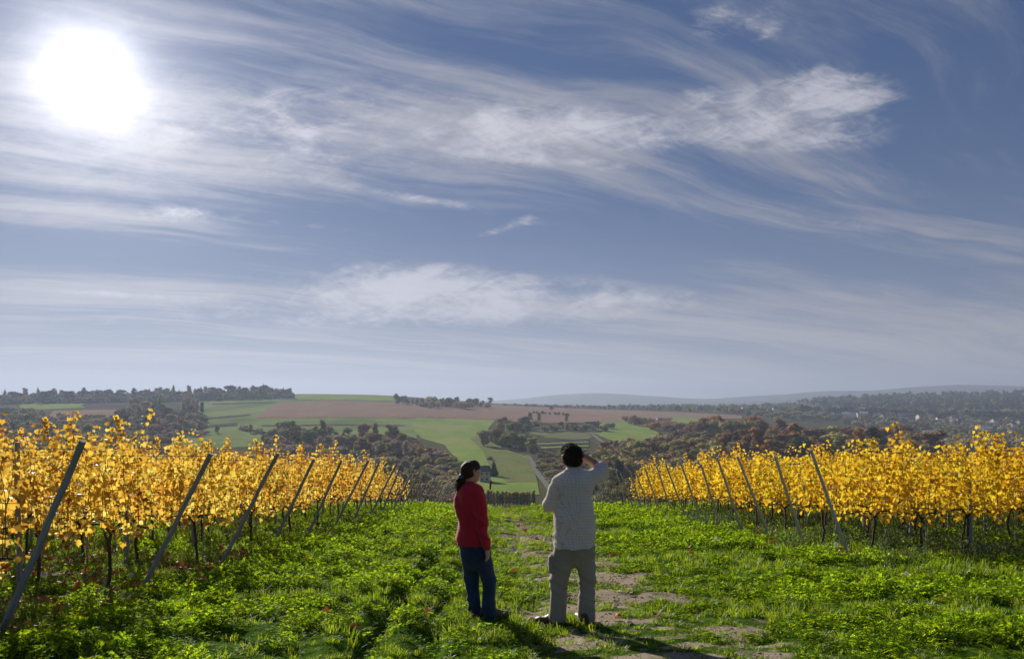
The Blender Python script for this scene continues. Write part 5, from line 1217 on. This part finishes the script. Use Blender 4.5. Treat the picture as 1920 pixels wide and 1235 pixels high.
def man():
    Y = 7.55; x0 = px(1068, 1160, Y); gz = float(height0(x0[0], Y)); g = lambda u, v, dy=0.0: px(u, v, Y, dy)
    root = link('person', None); root.location = (x0[0], Y, gz); tag(root, 'man in a pale checked shirt and grey trousers shading his eyes with a raised hand', 'person')
    O = np.array([x0[0], Y, gz]); L_ = lambda p: tuple(np.array(p) - O)
    G = lambda u, v, dy=0.0: L_(g(u, v, dy))
    fl = lambda x, y: float(height(x + O[0], y + O[1])) - O[2]
    yaw = -.25
    hc = G(1072, 858, .03); hp, eyes, q, f, r_, u_ = head_prims(hc, -.35, .10, 1.12)
    # limbs
    SL = G(1049, 903, .0); SR = G(1102, 899, .0); EL = G(1031, 948, .05); HLw = G(1052, 948, .27); ER = G(1131, 880, .10); HRw = G(1095, 856, .20)
    neck0 = G(1073, 892, 0); neck1 = G(1073, 868, .02)
    hipL = G(1058, 1030, 0); hipR = G(1095, 1030, 0); knL = G(1047, 1090, .03); knR = G(1101, 1088, .03); anL = G(1044, 1150, 0); anR = G(1096, 1152, -.0)
    body = [P(G(1075, 915), G(1076, 1000), .13, .14, .05, .62, yaw)] + hp + [P(neck0, neck1, .062, .060, .03),
        P(SL, EL, .050, .042), P(EL, HLw, .042, .026), P(SR, ER, .050, .042), P(ER, HRw, .050, .032, .03),
        P(hipL, knL, .085, .060, .04), P(knL, anL, .060, .040, .03), P(hipR, knR, .085, .060, .04), P(knR, anR, .060, .040, .03)]
    fd = (Vector(G(1074, 850, .17)) - Vector(HRw)); body += hand_prims(HRw, fd, (0, .0, -1), (.25, .3, 1), .35, 1.05)
    body += hand_prims(HLw, (.9, .35, .1), (0, .2, 1), (-.2, 1, .1), .8, 1.0)
    link('body', sdf_mesh('body', body, .0065, [M['skin_man']]), root)
    for e in eyes: link('eye', EYE, root, e)
    # shirt
    sh = [P(G(1075, 912, 0), G(1077, 985, .0), .172, .190, .05, .80, yaw), P(G(1077, 975, .0), G(1077, 1045, .0), .192, .222, .05, .82, yaw),
          P(G(1056, 905, -.01), G(1096, 903, -.01), .098, .098, .07, .80), P(G(1073, 892, .0), G(1073, 884, .005), .074, .070, .03), P(G(1058, 897, -.0), G(1090, 895, -.0), .058, .058, .05),
          P(SL, G(1033, 945, .05), .078, .076, .022), P(G(1033, 945, .05), G(1042, 946, .17), .076, .056, .02), P(SR, G(1126, 888, .07), .082, .080, .035), P(G(1126, 888, .07), G(1128, 880, .10), .078, .066, .02)]
    hem = G(1076, 1024)
    cuts = [((0, 0, hem[2]), (.06, 0, -1)), ]
    def dsp(V, N_):
        waist = np.exp(-((V[:, 2] - 1.05) / .22) ** 2)
        return .007 * vn3(V, (9, 9, 3.2), 3) + .014 * fold(V + V[:, :1] * np.array([0, 0, .8]), (5, 5, 8), 5, .08) * (.5 + .5 * waist) + .009 * fold(V, (9, 9, 4), 9, .06) + .003 * fold(V, (20, 20, 14), 19, .04)
    body_sh = sdf_mesh('shirt', sh, .0065, [M['shirt']], cuts, dsp); shirt = link('shirt', body_sh, root)
    col = [P(G(1062, 885, -.05), G(1084, 884, -.05), .034, .034, .01, 1.0), P(G(1061, 885, .0), G(1064, 884, -.035), .028, .028, .02), P(G(1085, 884, .0), G(1083, 883, -.035), .028, .028, .02)]
    link('collar', sdf_mesh('collar', col, .006, [M['shirt']]), shirt)
    # trousers
    tr = [P(G(1076, 1020, 0), G(1077, 1030, 0), .172, .168, .04, .72, yaw), P(G(1059, 1030, 0), G(1048, 1088, .03), .112, .084, .035), P(G(1048, 1088, .03), G(1045, 1180, .0), .086, .080, .03),
          P(G(1096, 1030, 0), G(1102, 1088, .03), .108, .080, .035), P(G(1102, 1088, .03), G(1098, 1182, .0), .080, .076, .03), P(G(1037, 1046, .03), G(1036, 1062, .03), .040, .045, .025)]
    ank = G(1045, 1158)[2]
    def dsp2(V, N_):
        low = 1 - sstep(.06, .60, V[:, 2]); kn = np.exp(-((V[:, 2] - .48) / .12) ** 2); hip = np.exp(-((V[:, 2] - .70) / .10) ** 2)
        return .006 * vn3(V, (7, 7, 3), 13) + (.005 + .011 * low + .007 * kn + .006 * hip) * fold(V + V[:, :1] * np.array([0, 0, .5]), (3, 3, 11), 15, .09) + .004 * fold(V, (9, 9, 3), 17, .06)
    trm = sdf_mesh('trousers', tr, .0065, [M['trousers']], [((0, 0, G(1045, 1161)[2]), (0, 0, -1)), ((0, 0, G(1045, 1012)[2]), (0, 0, 1))], dsp2); tro = link('trousers', trm, root)
    pk = [P(G(1034, 1046, .0), G(1035, 1068, .0), .032, .036, .02, 1.2)]; link('side_pocket', sdf_mesh('side_pocket', pk, .006, [M['trousers']]), tro)
    for hu, hv, tu, tv, hd, td in ((1050, 1170, 1012, 1168, -.02, .10), (1098, 1166, 1086, 1166, -.06, .19)):
        he = list(G(hu, hv, hd)); to = list(G(tu, tv, td)); he[2] = fl(he[0], he[1]) + .0; to[2] = fl(to[0], to[1]) + .0
        d = Vector(to) - Vector(he); to = Vector(he) + d.normalized() * .30
        to.z = fl(to.x, to.y) + .01; up_, so, lo = shoe(he, to, 1.08); s_ = link('shoe', sdf_mesh('shoe', up_, .006, [M['shoe_brown']]), root); link('sole', sdf_mesh('sole', so, .006, [M['sole']], [((0, 0, lo + .03), (0, 0, 1))]), s_)
    # hair
    hr = [P(q(0, -.020, .030), q(0, .030, .045), .098, .088, .02), P(q(0, -.045, -.01), q(0, -.048, -.035), .075, .056, .03), P(q(-.05, -.02, .0), q(-.05, -.035, -.035), .042, .036, .02), P(q(.05, -.02, .0), q(.05, -.035, -.035), .042, .036, .02), P(q(0, .06, .075), q(0, .075, .06), .04, .03, .02)]
    def dh(V, N_): return .007 * vn3(V, (45, 45, 45), 23) + .004 * vn3(V, (90, 90, 90), 27)
    hm = sdf_mesh('hair', hr, .005, [M['hair_dark']], (), dh); ho = link('hair', hm, root)
    rr = random.Random(4); vs = hm.vertices; roots = []
    for _ in range(1500):
        v_ = vs[rr.randrange(len(vs))]; roots.append((v_.co, v_.normal + Vector((0, 0, .2)), rr.uniform(.012, .026), .8))
    strands('curls', roots, M['hair_dark'], ho, rr, 4, .0022)
def woman():
    Y = 7.75; x0 = px(906, 1160, Y); gz = float(height0(x0[0], Y)); root = link('person', None); root.location = (x0[0], Y, gz)
    tag(root, 'woman with a brown ponytail in a red fleece jacket and dark blue jeans', 'person')
    O = np.array([x0[0], Y, gz]); G = lambda u, v, dy=0.0: tuple(px(u, v, Y, dy) - O); fl = lambda x, y: float(height(x + O[0], y + O[1])) - O[2]
    yaw = -1.05     # torso turned to the right
    hp, eyes, q, f, r_, u_ = head_prims(G(882, 883, 0), 1.02, .06, .98)
    SR = G(897, 930, -.08); ER = G(903, 976, -.14); WR = G(914, 1021, -.15); SL = G(872, 926, .12); EL = G(874, 972, .24); WL = G(878, 975, .38)
    hipL = G(878, 1035, .04); hipR = G(902, 1035, -.03); knL = G(884, 1085, .10); knR = G(917, 1085, .02); anL = G(890, 1145, .06); anR = G(917, 1152, -.04)
    body = [P(G(884, 935), G(886, 1000), .11, .12, .05, .7, yaw)] + hp + [P(G(877, 915, 0), G(881, 893, .0), .050, .047, .03), P(SR, ER, .043, .037), P(ER, WR, .036, .023), P(SL, EL, .043, .036), P(EL, WL, .036, .023),
        P(hipL, knL, .08, .055, .04), P(knL, anL, .055, .036, .03), P(hipR, knR, .08, .055, .04), P(knR, anR, .055, .036, .03)]
    body += hand_prims(WR, (.10, .05, -1), (.5, 1, 0), (.9, -.5, 0), .55, .95) + hand_prims(WL, (.3, .9, .1), (0, 0, 1), (1, -.3, 0), .7, .9)
    link('body', sdf_mesh('body', body, .0062, [M['skin_woman']]), root)
    for e in eyes: link('eye', EYE, root, e, None, .95)
    jk = [P(G(879, 930, 0), G(882, 1000, 0), .152, .162, .05, .84, yaw), P(G(883, 985, 0), G(884, 1036, 0), .160, .182, .04, .88, yaw), P(G(867, 918, .03), G(893, 921, -.02), .074, .076, .07),
          P(G(877, 914, 0), G(879, 905, 0), .062, .058, .035), P(G(863, 935, .02), G(865, 960, .0), .07, .07, .06),
          P(SR, ER, .068, .060, .018), P(ER, G(912, 1012, -.15), .060, .046, .014), P(SL, EL, .066, .060, .04), P(EL, WL, .060, .05, .03)]
    jk_cut = G(886, 1020)
    def dj(V, N_): return .006 * vn3(V, (8, 8, 3), 33) + .014 * fold(V + V[:, :1] * np.array([0, 0, 1.1]), (5, 5, 7), 37, .09) + .012 * fold(V, (9, 9, 3), 39, .07)
    jt = sdf_mesh('jacket', jk, .0065, [M['fleece']], [((0, 0, jk_cut[2]), (0, 0, -1))], dj); jo = link('jacket', jt, root)
    cf = [P(G(911.5, 1010, -.15), G(913.5, 1019, -.15), .046, .043, .01)]; link('cuff', sdf_mesh('cuff', cf, .005, [M['fleece']]), jo)
    cl = [P(G(872, 910, -.03), G(884, 908, -.05), .042, .040, .01), P(G(884, 908, -.05), G(891, 911, .02), .038, .034, .01), P(G(873, 908, -.02), G(869, 909, .03), .03, .03, .02)]; link('collar', sdf_mesh('collar', cl, .006, [M['fleece']]), jo)
    je = [P(G(885, 1018, 0), G(888, 1040, 0), .146, .148, .04, .85, yaw), P(G(880, 1036, .04), G(883, 1085, .09), .098, .072, .04), P(G(883, 1085, .09), G(887, 1125, .06), .070, .062, .03), P(G(887, 1125, .06), G(891, 1180, .05), .062, .080, .03),
          P(G(902, 1038, -.02), G(917, 1085, .01), .100, .072, .05), P(G(917, 1085, .01), G(917, 1130, -.03), .070, .064, .03), P(G(917, 1130, -.03), G(920, 1185, -.03), .064, .082, .03)]
    def dp(V, N_):
        low = 1 - sstep(.04, .5, V[:, 2]); kn = np.exp(-((V[:, 2] - .45) / .10) ** 2); hip = np.exp(-((V[:, 2] - .70) / .10) ** 2); return .004 * vn3(V, (8, 8, 4), 43) + (.003 + .007 * low + .006 * kn + .005 * hip) * fold(V + .6 * V[:, :1] * np.array([0, 0, 1]), (4, 4, 13), 45, .07)
    link('jeans', sdf_mesh('jeans', je, .0062, [M['jeans']], [((0, 0, G(900, 1160)[2]), (0, 0, -1)), ((0, 0, G(900, 1010)[2]), (0, 0, 1))], dp), root)
    for hu, hv, hd, dx, dy in ((884, 1160, .04, .9, .45), (914, 1166, -.06, .95, .30)):
        he = list(G(hu, hv, hd)); he[2] = fl(he[0], he[1]); to = Vector(he) + Vector((dx, dy, 0)).normalized() * .265; to.z = fl(to.x, to.y) + .01
        up_, so, lo = shoe(he, to, .98); s_ = link('shoe', sdf_mesh('shoe', up_, .006, [M['shoe_grey']]), root); link('sole', sdf_mesh('sole', so, .006, [M['sole']], [((0, 0, lo + .03), (0, 0, 1))]), s_)
    hr = [P(q(0, -.018, .026), q(0, .028, .036), .086, .080, .02), P(q(0, -.05, -.005), q(0, -.07, -.03), .068, .045, .03), P(q(0, .055, .065), q(0, .07, .05), .038, .028, .02), P(q(-.055, .01, .0), q(-.05, -.03, -.02), .034, .038, .02), P(q(.055, -.01, .02), q(.05, -.035, -.02), .034, .038, .02)]
    t0 = Vector(q(0, -.105, -.042)); t1 = Vector(G(862, 908, -.02)); t2 = Vector(G(858, 918, -.03))
    tail = [P(t0, t0.lerp(t1, .55), .026, .043, .02), P(t0.lerp(t1, .55), t1, .043, .034, .02), P(t1, t2, .034, .012, .02)]
    def dh(V, N_): return .0035 * vn3(V, (50, 50, 9), 53)
    hm = sdf_mesh('hair', hr, .005, [M['hair_brown']], (), dh); ho = link('hair', hm, root); tm = sdf_mesh('ponytail', tail, .005, [M['hair_brown']], (), dh); to_ = link('ponytail', tm, ho)
    link('hair_tie', sdf_mesh('hair_tie', [P(t0 + Vector((.0, 0, 0)), t0 + (t1 - t0) * .12, .030, .030, .004)], .004, [M['tie']]), ho)
    rr = random.Random(9); roots = []
    for _ in range(420):
        v_ = tm.vertices[rr.randrange(len(tm.vertices))]; roots.append((v_.co, v_.normal * .35 + Vector((-.1, 0, -1)), rr.uniform(.03, .06), .2))
    for _ in range(260):
        v_ = hm.vertices[rr.randrange(len(hm.vertices))]; d = (t0 - v_.co).normalized(); roots.append((v_.co, d * .8 + v_.normal * .35, rr.uniform(.02, .045), .15))
    strands('loose_hair', roots, M['hair_brown'], ho, rr, 4, .0012)
EYE = eye_mesh(.0125)
man(); woman()
